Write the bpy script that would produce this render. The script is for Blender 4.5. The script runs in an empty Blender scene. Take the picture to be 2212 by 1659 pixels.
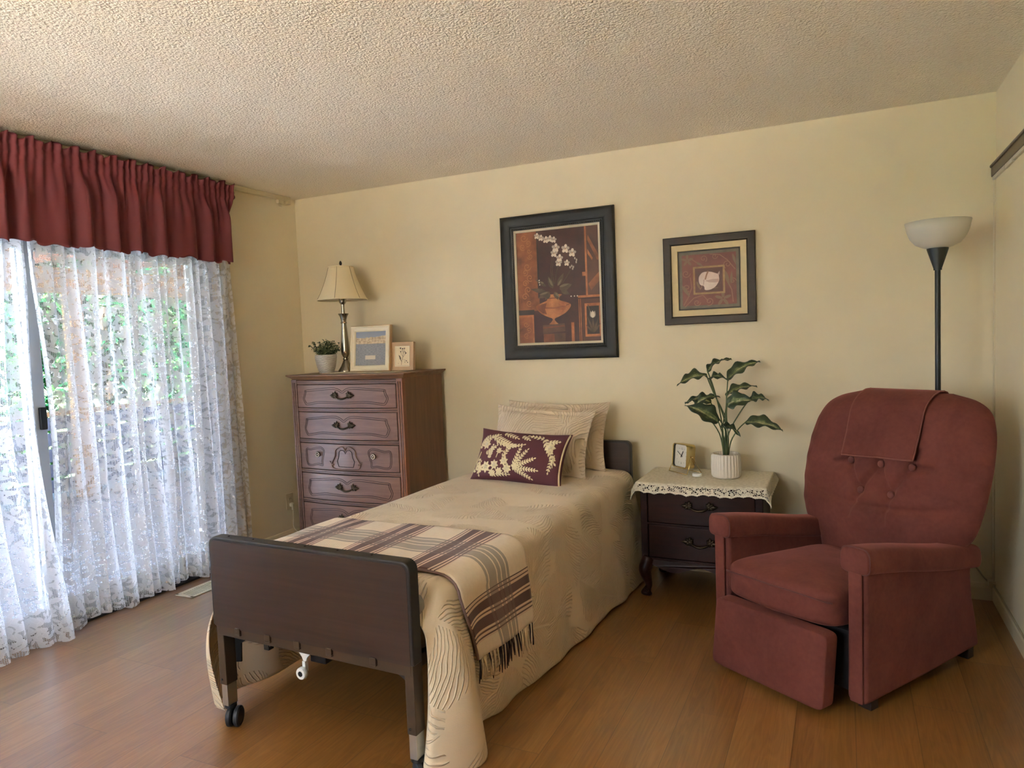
import bpy, bmesh, math, random
from mathutils import Vector, Matrix, Euler
random.seed(7)
C = bpy.context.scene.collection
PI = math.pi
sin, cos = math.sin, math.cos
def lerp(a, b, t): return a + (b - a) * t
def clamp(x, a=0.0, b=1.0): return max(a, min(b, x))
def sm(a, b, x):
    t = clamp((x - a) / (b - a)); return t * t * (3 - 2 * t)
def interp(pts, x):
    if x <= pts[0][0]: return pts[0][1]
    for (a, p), (b, q) in zip(pts, pts[1:]):
        if x <= b: return lerp(p, q, (x - a) / (b - a))
    return pts[-1][1]
def sinterp(pts, x):
    # smooth (catmull-rom) interpolation of sorted (x, y)
    if x <= pts[0][0]: return pts[0][1]
    if x >= pts[-1][0]: return pts[-1][1]
    for i in range(len(pts) - 1):
        if x <= pts[i + 1][0]:
            p1, p2 = pts[i], pts[i + 1]
            p0 = pts[i - 1] if i else p1
            p3 = pts[i + 2] if i + 2 < len(pts) else p2
            t = (x - p1[0]) / (p2[0] - p1[0])
            m1 = (p2[1] - p0[1]) / max(1e-6, p2[0] - p0[0]) * (p2[0] - p1[0])
            m2 = (p3[1] - p1[1]) / max(1e-6, p3[0] - p1[0]) * (p2[0] - p1[0])
            return (2*t**3-3*t*t+1)*p1[1] + (t**3-2*t*t+t)*m1 + (-2*t**3+3*t*t)*p2[1] + (t**3-t*t)*m2

# ------------------------------------------------------------------ materials
def lin(c):
    return tuple(((v/255)/12.92 if v/255 <= .04045 else ((v/255+.055)/1.055)**2.4) for v in c) + (1,)
def new_mat(name):
    m = bpy.data.materials.new(name); m.use_nodes = True
    t = m.node_tree; b = t.nodes['Principled BSDF']
    return m, t, b
def nd(t, typ, ins=None, **at):
    n = t.nodes.new(typ)
    for k, v in at.items(): setattr(n, k, v)
    for k, v in (ins or {}).items():
        s = n.inputs[k]
        if isinstance(v, bpy.types.NodeSocket): t.links.new(v, s)
        else: s.default_value = v
    return n
def mt(t, op, a, b=None, c=None, cl=False):
    n = t.nodes.new('ShaderNodeMath'); n.operation = op; n.use_clamp = cl
    for i, v in enumerate((a, b, c)):
        if v is None: continue
        if isinstance(v, bpy.types.NodeSocket): t.links.new(v, n.inputs[i])
        else: n.inputs[i].default_value = v
    return n.outputs[0]
def ramp(t, fac, stops, inter='LINEAR'):
    n = t.nodes.new('ShaderNodeValToRGB'); r = n.color_ramp; r.interpolation = inter
    while len(r.elements) < len(stops): r.elements.new(1)
    for e, (p, c) in zip(r.elements, stops): e.position = p; e.color = c
    if fac is not None: t.links.new(fac, n.inputs[0])
    return n.outputs[0]
def mixc(t, fac, a, b, mode='MIX'):
    n = t.nodes.new('ShaderNodeMix'); n.data_type = 'RGBA'; n.blend_type = mode
    for i, v in ((0, fac), (6, a), (7, b)):
        if isinstance(v, bpy.types.NodeSocket): t.links.new(v, n.inputs[i])
        else: n.inputs[i].default_value = v
    return n.outputs[2]
def uvn(t): return nd(t, 'ShaderNodeUVMap').outputs[0]
def objc(t): return nd(t, 'ShaderNodeTexCoord').outputs['Object']
def mapv(t, v, sc=(1,1,1), loc=(0,0,0), rot=(0,0,0)):
    return nd(t, 'ShaderNodeMapping', {'Vector': v, 'Scale': sc, 'Location': loc, 'Rotation': rot}).outputs[0]
def noise(t, v, scale, detail=3, rough=.5, dist=0):
    return nd(t, 'ShaderNodeTexNoise', {'Vector': v, 'Scale': scale, 'Detail': detail, 'Roughness': rough, 'Distortion': dist}).outputs[0]
def bump(t, h, strength, dist, b, nrm=None):
    n = nd(t, 'ShaderNodeBump', {'Height': h, 'Strength': strength, 'Distance': dist})
    if nrm: t.links.new(nrm, n.inputs['Normal'])
    t.links.new(n.outputs[0], b.inputs['Normal']); return n.outputs[0]
MATS = {}
def plain(name, rgb, rough=.5, metal=0., spec=.5, nz=0., nscale=20, bmp=0., bscale=200, bdist=.002, sheen=0., coat=0.):
    m, t, b = new_mat(name); c = lin(rgb)
    b.inputs['Base Color'].default_value = c
    b.inputs['Roughness'].default_value = rough; b.inputs['Metallic'].default_value = metal
    b.inputs['Specular IOR Level'].default_value = spec
    if sheen:
        b.inputs['Sheen Weight'].default_value = sheen; b.inputs['Sheen Roughness'].default_value = .4
        b.inputs['Sheen Tint'].default_value = lin(tuple(min(255, v + 60) for v in rgb))
    if coat: b.inputs['Coat Weight'].default_value = coat; b.inputs['Coat Roughness'].default_value = .15
    if nz:
        n = noise(t, objc(t), nscale, 4)
        f = mt(t, 'MULTIPLY_ADD', n, 2 * nz, 1 - nz)
        v = nd(t, 'ShaderNodeVectorMath', {0: c[:3], 1: nd(t, 'ShaderNodeCombineXYZ', {0: f, 1: f, 2: f}).outputs[0]}, operation='MULTIPLY')
        t.links.new(v.outputs[0], b.inputs['Base Color'])
    if bmp: bump(t, noise(t, objc(t), bscale, 3), bmp, bdist, b)
    MATS[name] = m; return m
def wood(name, c1, c2, rough=.4, axis=0, sc=1., coat=0., bmp=.1):
    m, t, b = new_mat(name); o = objc(t)
    s = [14 * sc] * 3; s[axis] = 1.1 * sc
    n1 = noise(t, mapv(t, o, tuple(s)), 2.2, 5, .6, .6)
    s2 = [90 * sc] * 3; s2[axis] = 2.5 * sc
    n2 = noise(t, mapv(t, o, tuple(s2)), 1.6, 3)
    f = mt(t, 'MULTIPLY_ADD', n2, .45, mt(t, 'MULTIPLY', n1, .6))
    col = ramp(t, f, [(.3, lin(c1)), (.72, lin(c2))])
    t.links.new(col, b.inputs['Base Color']); b.inputs['Roughness'].default_value = rough
    if coat: b.inputs['Coat Weight'].default_value = coat; b.inputs['Coat Roughness'].default_value = .12
    if bmp: bump(t, n2, bmp, .001, b)
    MATS[name] = m; return m

# ------------------------------------------------------------------ mesh building
class MB:
    def __init__(s): s.v = []; s.f = []; s.uv = []; s.mi = []; s.cur = 0
    def add(s, vs, fs, uvs=None):
        o = len(s.v); s.v += [tuple(p) for p in vs]; s.f += [tuple(i + o for i in f) for f in fs]
        s.uv += list(uvs) if uvs else [(0, 0)] * len(vs); s.mi += [s.cur] * len(fs); return s
    def box(s, a, b, M=None):
        (x0, y0, z0), (x1, y1, z1) = a, b
        vs = [Vector(p) for p in ((x0,y0,z0),(x1,y0,z0),(x1,y1,z0),(x0,y1,z0),(x0,y0,z1),(x1,y0,z1),(x1,y1,z1),(x0,y1,z1))]
        if M: vs = [M @ p for p in vs]
        return s.add(vs, [(3,2,1,0),(4,5,6,7),(0,1,5,4),(1,2,6,5),(2,3,7,6),(3,0,4,7)])
    def grid(s, f, nu, nv, wrap_u=False, wrap_v=False, uvf=None, flip=False):
        # f(a, b) with a, b in 0..1
        vs = []; uvs = []
        mu = nu if wrap_u else nu + 1; mv = nv if wrap_v else nv + 1
        for j in range(mv):
            for i in range(mu):
                vs.append(f(i / nu, j / nv)); uvs.append(uvf(i / nu, j / nv) if uvf else (i / nu, j / nv))
        fs = []
        for j in range(nv):
            for i in range(nu):
                q = (j*mu+i, j*mu+(i+1) % mu, ((j+1) % mv)*mu+(i+1) % mu, ((j+1) % mv)*mu+i)
                fs.append(q[::-1] if flip else q)
        return s.add(vs, fs, uvs)
    def lathe(s, prof, n=32, c=(0,0,0), cap=True, rf=None):
        vs = []
        for r, z in prof:
            for i in range(n):
                a = 2*PI*i/n; rr = r * (rf(a, z) if rf else 1)
                vs.append((c[0]+rr*cos(a), c[1]+rr*sin(a), c[2]+z))
        fs = [(j*n+i, j*n+(i+1) % n, (j+1)*n+(i+1) % n, (j+1)*n+i) for j in range(len(prof)-1) for i in range(n)]
        if cap:
            fs.append(tuple(range(n-1, -1, -1))); k = (len(prof)-1)*n; fs.append(tuple(range(k, k+n)))
        return s.add(vs, fs)
    def tube(s, pts, r, n=8, closed=False, cap=True, flat=1.):
        P = [Vector(p) for p in pts]; m = len(P); vs = []
        rr = r if isinstance(r, (list, tuple)) else [r] * m
        prev = None
        for i, p in enumerate(P):
            if closed: d = P[(i+1) % m] - P[i-1]
            else: d = P[min(i+1, m-1)] - P[max(i-1, 0)]
            d = d.normalized() if d.length > 1e-9 else Vector((0,0,1))
            if prev is None:
                up = Vector((0,0,1)) if abs(d.z) < .9 else Vector((0,1,0))
                a = d.cross(up).normalized()
            else:
                a = (prev - d * prev.dot(d))
                a = a.normalized() if a.length > 1e-6 else prev
            prev = a; b = d.cross(a)
            for k in range(n):
                th = 2*PI*k/n; vs.append(p + (a*cos(th) + b*sin(th)*flat) * rr[i])
        mm = m if closed else m - 1
        fs = [(j*n+k, j*n+(k+1) % n, ((j+1) % m)*n+(k+1) % n, ((j+1) % m)*n+k) for j in range(mm) for k in range(n)]
        if not closed and cap: fs += [tuple(range(n-1,-1,-1)), tuple(range((m-1)*n, m*n))]
        return s.add(vs, fs)
    def prism(s, poly, f0, f1):
        # poly: 2-D points, f0/f1 map (a,b) -> 3-D for the two caps
        n = len(poly); vs = [f0(*p) for p in poly] + [f1(*p) for p in poly]
        fs = [tuple(range(n-1,-1,-1)), tuple(range(n, 2*n))] + [(i, (i+1) % n, n+(i+1) % n, n+i) for i in range(n)]
        return s.add(vs, fs)
    def ball(s, c, r, n=12, sc=(1,1,1)):
        m = n // 2
        def f(a, b):
            th = 2*PI*a; ph = PI*(b*.998+.001) - PI/2
            return (c[0]+r*sc[0]*cos(ph)*cos(th), c[1]+r*sc[1]*cos(ph)*sin(th), c[2]+r*sc[2]*sin(ph))
        return s.grid(f, n, m, wrap_u=True)
    def build(s, name, mats, parent=None, smooth=False, bevel=0., seg=2, sub=0, auto=None, weld=False, solid=0.):
        me = bpy.data.meshes.new(name); me.from_pydata(s.v, [], s.f)
        uvl = me.uv_layers.new(name='UVMap')
        for l in me.loops: uvl.data[l.index].uv = s.uv[l.vertex_index]
        ms = mats if isinstance(mats, (list, tuple)) else [mats]
        for m in ms: me.materials.append(m)
        for p, k in zip(me.polygons, s.mi): p.material_index = k
        bm = bmesh.new(); bm.from_mesh(me)
        if weld: bmesh.ops.remove_doubles(bm, verts=bm.verts, dist=1e-5)
        bmesh.ops.recalc_face_normals(bm, faces=bm.faces); bm.to_mesh(me); bm.free()
        o = bpy.data.objects.new(name, me); C.objects.link(o)
        if parent: o.parent = parent
        if smooth:
            for p in me.polygons: p.use_smooth = True
        if auto:
            me.set_sharp_from_angle(angle=math.radians(auto))
        if solid:
            k = o.modifiers.new('Solid', 'SOLIDIFY'); k.thickness = solid; k.offset = 0
        if bevel:
            k = o.modifiers.new('Bevel', 'BEVEL'); k.width = bevel; k.segments = seg; k.limit_method = 'ANGLE'; k.angle_limit = .6
            for p in me.polygons: p.use_smooth = True
            me.set_sharp_from_angle(angle=math.radians(40))
            k.harden_normals = True
        if sub:
            k = o.modifiers.new('Sub', 'SUBSURF'); k.levels = sub; k.render_levels = sub
        return o
def rbox(a, b, r=.02, n=4):
    # rounded box as an MB: superquadric-like grid per face would be heavy, use bevelled box through bmesh
    bm = bmesh.new(); M = MB().box(a, b)
    vs = [bm.verts.new(p) for p in M.v]
    for f in M.f: bm.faces.new([vs[i] for i in f])
    bmesh.ops.recalc_face_normals(bm, faces=bm.faces)
    bmesh.ops.bevel(bm, geom=bm.edges[:], offset=r, segments=n, profile=.5, affect='EDGES')
    bm.verts.index_update(); R = MB()
    R.add([tuple(v.co) for v in bm.verts], [tuple(v.index for v in f.verts) for f in bm.faces]); bm.free(); return R
def setp(o, label=None, cat=None, group=None, kind=None):
    if label: o['label'] = label
    if cat: o['category'] = cat
    if group: o['group'] = group
    if kind: o['kind'] = kind
    return o
def thing(name, label, cat, loc=(0,0,0), rz=0., group=None):
    o = bpy.data.objects.new(name, None); o.empty_display_size = .05; C.objects.link(o)
    o.location = loc; o.rotation_euler = (0, 0, rz); return setp(o, label, cat, group)
def struct(o): o['kind'] = 'structure'; return o

# ------------------------------------------------------------------ camera (solved from the room's own lines)
W, H, YF = 4.248, 2.44, -5.1          # room width, ceiling height, wall behind the camera
yaw, pitch, roll = math.radians(25.1707), math.radians(3.6093), math.radians(-2.3095)
fwd = Vector((-sin(yaw)*cos(pitch), cos(yaw)*cos(pitch), -sin(pitch)))
r0 = Vector((cos(yaw), sin(yaw), 0)); u0 = r0.cross(fwd)
rt = r0*cos(roll) + u0*sin(roll); up = -r0*sin(roll) + u0*cos(roll)
cd = bpy.data.cameras.new('camera'); cam = bpy.data.objects.new('camera', cd); C.objects.link(cam)
cd.sensor_width = 36; cd.sensor_fit = 'HORIZONTAL'; cd.lens = 1532.355/2212*36; cd.clip_start = .05; cd.clip_end = 200
cam.matrix_world = Matrix(((rt.x, up.x, -fwd.x, 3.59008), (rt.y, up.y, -fwd.y, -4.06797), (rt.z, up.z, -fwd.z, 1.37327), (0,0,0,1)))
bpy.context.scene.camera = cam
GLOW, BASE, SUN, EXPO = 8., .7, 150., 1.85
# ------------------------------------------------------------------ room materials
def m_wall(name, rgb, patch=.04):
    m, t, b = new_mat(name); o = objc(t); c = lin(rgb)
    n = noise(t, o, 1.6, 4, .55, .4)
    col = ramp(t, n, [(.35, tuple(v*(1-patch) for v in c[:3])+(1,)), (.65, tuple(v*(1+patch*.6) for v in c[:3])+(1,))])
    t.links.new(col, b.inputs['Base Color']); b.inputs['Roughness'].default_value = .55; b.inputs['Specular IOR Level'].default_value = .3
    bump(t, noise(t, o, 150, 3), .12, .002, b); MATS[name] = m; return m
def m_floor():
    m, t, b = new_mat('oak laminate'); o = objc(t)
    sp = nd(t, 'ShaderNodeSeparateXYZ', {0: o})
    vec = nd(t, 'ShaderNodeCombineXYZ', {0: mt(t, 'ADD', sp.outputs[1], 20.3), 1: mt(t, 'ADD', sp.outputs[0], 19.0-.003)}).outputs[0]
    br = nd(t, 'ShaderNodeTexBrick', {'Vector': vec, 'Color1': (0,0,0,1), 'Color2': (1,1,1,1), 'Mortar': (.5,.5,.5,1), 'Scale': 1.0,
        'Mortar Size': .0011, 'Mortar Smooth': .3, 'Bias': 0., 'Brick Width': 1.22, 'Row Height': .19}, offset=.37, offset_frequency=3)
    seed = br.outputs[0]
    sv = nd(t, 'ShaderNodeSeparateColor', {0: seed}).outputs[0]
    gv = nd(t, 'ShaderNodeCombineXYZ', {0: sp.outputs[0], 1: mt(t, 'MULTIPLY_ADD', sv, 7., sp.outputs[1]), 2: mt(t, 'MULTIPLY', sv, 5.)}).outputs[0]
    g1 = noise(t, mapv(t, gv, (9, .8, 1)), 1.5, 3, .5, .8)
    rings = mt(t, 'FRACT', mt(t, 'MULTIPLY', g1, 9.))
    rings = mt(t, 'ABSOLUTE', mt(t, 'SUBTRACT', rings, .5))
    g2 = noise(t, mapv(t, gv, (120, 2.2, 1)), 1.5, 3, .6)
    # three narrow strips printed on every board
    strip = noise(t, nd(t, 'ShaderNodeCombineXYZ', {0: mt(t, 'FLOOR', mt(t, 'MULTIPLY', mt(t, 'ADD', sp.outputs[0], 19.-.003), 3/.19)), 1: mt(t, 'FLOOR', mt(t, 'MULTIPLY', mt(t, 'ADD', sp.outputs[1], mt(t,'MULTIPLY', sv, 3.)), 1.9)), 2: 0.}).outputs[0], 5.3, 0)
    f = mt(t, 'MULTIPLY_ADD', rings, .26, mt(t, 'MULTIPLY_ADD', g2, .34, mt(t, 'MULTIPLY_ADD', sv, .16, mt(t, 'MULTIPLY', strip, .22))))
    col = ramp(t, f, [(.18, lin((106, 68, 30))), (.45, lin((136, 93, 46))), (.76, lin((162, 118, 66)))])
    col = mixc(t, mt(t, 'MULTIPLY', br.outputs[1], .75), col, lin((70, 42, 22)))
    t.links.new(col, b.inputs['Base Color'])
    b.inputs['Roughness'].default_value = .30; b.inputs['Specular IOR Level'].default_value = .6; b.inputs['Coat Weight'].default_value = .8; b.inputs['Coat Roughness'].default_value = .26
    bump(t, mt(t, 'SUBTRACT', mt(t, 'MULTIPLY', g2, .25), br.outputs[1]), .25, .0012, b)
    return m
def m_ceiling():
    m, t, b = new_mat('popcorn ceiling'); o = objc(t)
    v = nd(t, 'ShaderNodeTexVoronoi', {'Vector': o, 'Scale': 120., 'Randomness': 1.}, feature='SMOOTH_F1')
    n = noise(t, o, 90, 3, .6)
    h = mt(t, 'SUBTRACT', n, mt(t, 'MULTIPLY', v.outputs[0], .55))
    b.inputs['Base Color'].default_value = lin((244, 234, 214)); b.inputs['Roughness'].default_value = .9; b.inputs['Specular IOR Level'].default_value = .15
    bump(t, h, 1., .0105, b); return m
WALL = m_wall('cream wall paint', (229, 217, 187)); WALL_L = WALL
CLOSET = plain('off white closet paint', (226, 214, 184), .45, nz=.02)
TRIM = plain('cream trim paint', (214, 200, 168), .4)
FLOOR = m_floor(); CEIL = m_ceiling()

D0, D1, DT = -3.20, -.80, 2.03       # sliding door opening on the left wall
struct(MB().box((-.15, YF-.1, -.12), (W+.1, .1, 0)).build('floor', FLOOR))
struct(MB().box((-.15, YF-.1, H), (W+.1, .1, H+.12)).build('ceiling', CEIL))
struct(MB().box((-.15, 0, 0), (W+.1, .1, H)).build('wall_back', WALL))
wl = MB().box((-.12, D1, 0), (0, 0, H)).box((-.12, D0, DT), (0, D1, H)).box((-.12, YF, 0), (0, D0, H))
struct(wl.build('wall_left', WALL))
struct(MB().box((W, YF, 0), (W+.1, 0, H)).build('wall_right', WALL))
F0, F1, FZ = .95, 2.65, .95            # unseen window added behind the camera to brighten the room
struct(MB().box((-.12, YF-.1, 0), (F0, YF, H)).box((F1, YF-.1, 0), (W+.1, YF, H)).box((F0, YF-.1, 0), (F1, YF, FZ)).box((F0, YF-.1, 2.1), (F1, YF, H)).build('wall_front', WALL))
GLASS, gt, gb = new_mat('window glass')
for n_ in list(gt.nodes):
    if n_.type == 'BSDF_PRINCIPLED': gt.nodes.remove(n_)
gout = [n_ for n_ in gt.nodes if n_.type == 'OUTPUT_MATERIAL'][0]
mixg = nd(gt, 'ShaderNodeMixShader', {0: nd(gt, 'ShaderNodeFresnel', {0: 1.25}).outputs[0], 1: nd(gt, 'ShaderNodeBsdfTransparent', {0: (.97, .985, .98, 1)}).outputs[0], 2: nd(gt, 'ShaderNodeBsdfGlossy', {'Roughness': .02}).outputs[0]})
gt.links.new(mixg.outputs[0], gout.inputs[0])
GLASS_T = GLASS.copy(); GLASS_T.name = 'tinted door glass'
for n_ in GLASS_T.node_tree.nodes:
    if n_.type == 'BSDF_TRANSPARENT': n_.inputs[0].default_value = (.70, .72, .73, 1)
ALU = plain('grey aluminium frame', (176, 184, 192), .4, .3)
DARK = plain('black rubber', (22, 22, 24), .6)
w1 = MB().box((F0,YF-.09,FZ),(F1,YF-.01,FZ+.05)).box((F0,YF-.09,2.05),(F1,YF-.01,2.1)).box((F0,YF-.09,FZ+.05),(F0+.05,YF-.01,2.05)).box((F1-.05,YF-.09,FZ+.05),(F1,YF-.01,2.05)).box(((F0+F1)/2-.03,YF-.09,FZ+.05),((F0+F1)/2+.03,YF-.01,2.05))
wo = struct(w1.build('added_window_1', ALU)); MB().box((F0+.05,YF-.053,FZ+.05),(F1-.05,YF-.047,2.05)).build('pane', GLASS, wo)
# baseboards
def bb(name, pts):
    # profile swept along a straight run: pts = (start, end, inward normal)
    (a, b, n) = pts; a, b, n = Vector(a), Vector(b), Vector(n); M = MB()
    prof = [(0, 0), (.012, 0), (.012, .062), (.008, .074), (.004, .082), (0, .084)]
    M.prism(prof, lambda d, z: a + n*d + Vector((0,0,z)), lambda d, z: b + n*d + Vector((0,0,z)))
    return struct(M.build(name, TRIM))
bb('baseboard_back', ((0,0,0), (W,0,0), (0,-1,0))); bb('baseboard_left', ((0,D1+.06,0), (0,-.012,0), (1,0,0)))
bb('baseboard_right', ((W,YF,0), (W,-.012,0), (-1,0,0)))
# closet front on the right wall: jamb, door panels and dark track fascia
struct(MB().box((W-.012, -.030, .085), (W, -.004, 2.035)).build('trim_1', TRIM, bevel=.003))
cl = struct(MB().box((W-.008, -1.5, .086), (W, -.045, 2.03)).box((W-.006, -3.1, .086), (W, -1.52, 2.03)).build('door_2', CLOSET, bevel=.002))
FASC = wood('dark walnut fascia', (58, 40, 30), (84, 62, 48), .35, 1)
tf = struct(MB().box((W-.022, -3.2, 2.045), (W, -.012, 2.100)).box((W-.028, -3.2, 2.088), (W, -.014, 2.100)).build('trim_2', FASC, bevel=.003))
PALE = plain('chipped white rail', (206, 198, 184), .5, nz=.1, nscale=60)
random.seed(3)
rl = MB()
y = -.02
while y > -3.1:
    ln = random.uniform(.05, .2); rl.box((W-.018, y-ln, 2.026+random.uniform(0,.006)), (W-.002, y, 2.045)); y -= ln + random.choice((0, 0, .012))
struct(rl.build('trim_3', PALE))

# ------------------------------------------------------------------ sliding glass door
door = thing('door_1', None, None, (0, 0, 0)); door['kind'] = 'structure'
fr = MB().box((-.13, D0, 0), (.004, D0+.05, DT)).box((-.13, D1-.05, 0), (.004, D1, DT)).box((-.13, D0, DT-.05), (.004, D1, DT))
fr.build('door_frame', ALU, door, bevel=.004)
MB().box((-.13, D0, 0), (.03, D1, .012)).box((-.02, D0, .012), (-.008, D1, .03)).build('threshold', plain('dark bronze track', (30, 30, 33), .5, .3), door)
def sash(x, y0, y1):
    m = MB()
    m.box((x-.02, y0, .03), (x+.02, y0+.06, DT-.05)).box((x-.02, y1-.06, .03), (x+.02, y1, DT-.05)).box((x-.02, y0+.06, .03), (x+.02, y1-.06, .12)).box((x-.02, y0+.06, DT-.12), (x+.02, y1-.06, DT-.05))
    s = m.build('sash', ALU, door, bevel=.004); MB().box((x-.004, y0+.06, .12), (x+.004, y1-.06, DT-.12)).build('pane', GLASS_T, s); return s
s1 = sash(-.035, D0+.05, -1.865); s2 = sash(-.085, -1.925, D1-.05)
MB().box((-.014, -1.905, 1.02), (.008, -1.875, 1.13)).build('latch', DARK, s1, bevel=.004)

# ------------------------------------------------------------------ lace curtains
def leaf_layer(t, v, cell, L, w, off):
    vv = mapv(t, v, (1/cell, 1/cell, 1), off)
    vo = nd(t, 'ShaderNodeTexVoronoi', {'Vector': vv, 'Scale': 1.}, voronoi_dimensions='2D')
    d = nd(t, 'ShaderNodeVectorMath', {0: vv, 1: vo.outputs['Position']}, operation='SUBTRACT').outputs[0]
    cx = nd(t, 'ShaderNodeSeparateColor', {0: vo.outputs['Color']})
    dr = nd(t, 'ShaderNodeVectorRotate', {'Vector': d, 'Angle': mt(t, 'MULTIPLY', cx.outputs[0], 2*PI)}, rotation_type='Z_AXIS').outputs[0]
    s = nd(t, 'ShaderNodeSeparateXYZ', {0: dr}); lx, ly = s.outputs[0], mt(t, 'ABSOLUTE', s.outputs[1])
    g = mt(t, 'SUBTRACT', mt(t, 'SUBTRACT', 1., mt(t, 'POWER', mt(t, 'ABSOLUTE', mt(t, 'DIVIDE', lx, L)), 2.)), mt(t, 'DIVIDE', ly, w))
    return g, lx, ly, cx
def m_lace(name, tint=(1,1,1), holes=.28):
    m, t, b = new_mat(name); u = uvn(t)
    g1 = mt(t, 'MAXIMUM', leaf_layer(t, u, .040, .50, .20, (0,0,0))[0], leaf_layer(t, u, .035, .46, .19, (.71,.13,0))[0])
    g2 = leaf_layer(t, u, .054, .52, .18, (.37,.61,0))[0]
    vv = mapv(t, u, (1/.17, 1/.17, 1), (.2,.7,0))
    vo = nd(t, 'ShaderNodeTexVoronoi', {'Vector': vv, 'Scale': 1., 'Randomness': .7}, voronoi_dimensions='2D')
    d = nd(t, 'ShaderNodeSeparateXYZ', {0: nd(t, 'ShaderNodeVectorMath', {0: vv, 1: vo.outputs['Position']}, operation='SUBTRACT').outputs[0]})
    th = mt(t, 'ARCTAN2', d.outputs[1], d.outputs[0])
    pet = mt(t, 'MULTIPLY_ADD', mt(t, 'COSINE', mt(t, 'MULTIPLY', th, 6.)), .09, .27)
    fl = mt(t, 'SUBTRACT', pet, vo.outputs['Distance'])
    ring = mt(t, 'ABSOLUTE', mt(t, 'SUBTRACT', vo.outputs['Distance'], .12))
    flm = mt(t, 'MULTIPLY', mt(t, 'GREATER_THAN', fl, 0.), mt(t, 'GREATER_THAN', ring, .018))
    lf = mt(t, 'MAXIMUM', mt(t, 'GREATER_THAN', g1, 0.05), mt(t, 'GREATER_THAN', g2, 0.05))
    solid = mt(t, 'MAXIMUM', lf, flm)
    net = nd(t, 'ShaderNodeTexVoronoi', {'Vector': u, 'Scale': 130., 'Randomness': .3}, voronoi_dimensions='2D', feature='DISTANCE_TO_EDGE').outputs[0]
    neta = mt(t, 'MULTIPLY_ADD', mt(t, 'LESS_THAN', net, .20), .42, .20)
    a = mt(t, 'MAXIMUM', mt(t, 'MULTIPLY', solid, .86), neta)
    edge = mt(t, 'SUBTRACT', 1., mt(t, 'MULTIPLY', mt(t, 'MINIMUM', mt(t, 'ABSOLUTE', g1), mt(t, 'ABSOLUTE', g2)), 6.), cl=True)
    out = [n_ for n_ in t.nodes if n_.type == 'OUTPUT_MATERIAL'][0]; t.nodes.remove(b)
    col = mixc(t, mt(t, 'MULTIPLY', edge, .5), LACE_A, LACE_B)
    df = nd(t, 'ShaderNodeBsdfDiffuse', {0: LACE_D}); tr = nd(t, 'ShaderNodeBsdfTranslucent', {0: col})
    ms = nd(t, 'ShaderNodeAddShader', {0: df.outputs[0], 1: tr.outputs[0]})
    mx = nd(t, 'ShaderNodeMixShader', {0: a, 1: nd(t, 'ShaderNodeBsdfTransparent').outputs[0], 2: ms.outputs[0]})
    t.links.new(mx.outputs[0], out.inputs[0]); return m
LACE_A = (.27, .285, .31, 1); LACE_B = (.46, .475, .50, 1); LACE_D = (.46, .46, .47, 1)
LACE = m_lace('white floral lace')
def lace_panel(name, label, ya, yb, top, base, seed, edge0=None, edge1=None, flare=None, n=None, lam=.075):
    R = random.Random(seed); ph = R.uniform(0, 9); nu = n or int(abs(yb-ya)*150); nv = 44
    k = [R.uniform(.6, 1.4) for _ in range(400)]
    def f(a, b):
        z = lerp(top, base(a), b); y = lerp(ya, yb, a)
        y += (edge0(z) if edge0 else 0)*(1-a)**3 + (edge1(z) if edge1 else 0)*a**3
        g = sm(top, top-.5, z)
        s = a*abs(yb-ya)/lam*2*PI + ph + .9*sin(a*11+seed) + .7*sin(a*23+1.7*seed)
        amp = .016 + .014*g + .008*sin(a*17+seed*2)
        x = .066 + amp*sin(s) + .006*sin(2.3*s+z*2) + .010*g*sin(a*31+z*1.7)
        y += .012*cos(s)*g + .012*g*sin(z*1.9+a*19)
        if flare: x += flare(a, z)
        x = max(x, .014 + .012*abs(sin(s*.5)))
        return (x, y, z)
    L = abs(yb-ya)*1.75
    o = MB().grid(f, nu, nv, uvf=lambda a, b: (a*L+seed*.37, lerp(top, 0, b))).build(name, LACE, smooth=True)
    return setp(o, label, 'curtain', 'lace curtains')
fl = lambda a, z: .11*(1-z/1.2)**3*sm(.25, .9, 1-a)*(z < 1.2) if z < 1.2 else 0
lace_panel('lace_curtain', 'right panel of white floral lace curtain, beside the bare wall corner', -.69, -1.30, 2.36, lambda a: .03+.02*sin(a*9), 2,
    edge0=lambda z: .045*(1.9-z)*.35, edge1=lambda z: .022*sm(1.1, .7, z)+.004)
lace_panel('lace_curtain', 'middle panel of white floral lace curtain, between the two dark slits', -1.315, -1.93, 2.36, lambda a: .022+.03*abs(sin(a*7)), 5,
    edge1=lambda z: .030*sin(clamp((z-.25)/1.5)*PI) - .012, flare=lambda a, z: (.05*(1-z/1.0)**2 if z < 1 else 0))
lace_panel('lace_curtain', 'left panel of white floral lace curtain, flaring onto the floor', -1.945, -3.28, 2.36, lambda a: .012+.012*sin(a*13), 8,
    edge0=lambda z: -.036*sin(clamp((z-.25)/1.5)*PI) + .012, flare=lambda a, z: (.13*(1-z/1.3)**2.2 if z < 1.3 else 0)*(.5+.5*cos(a*5)))

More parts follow.
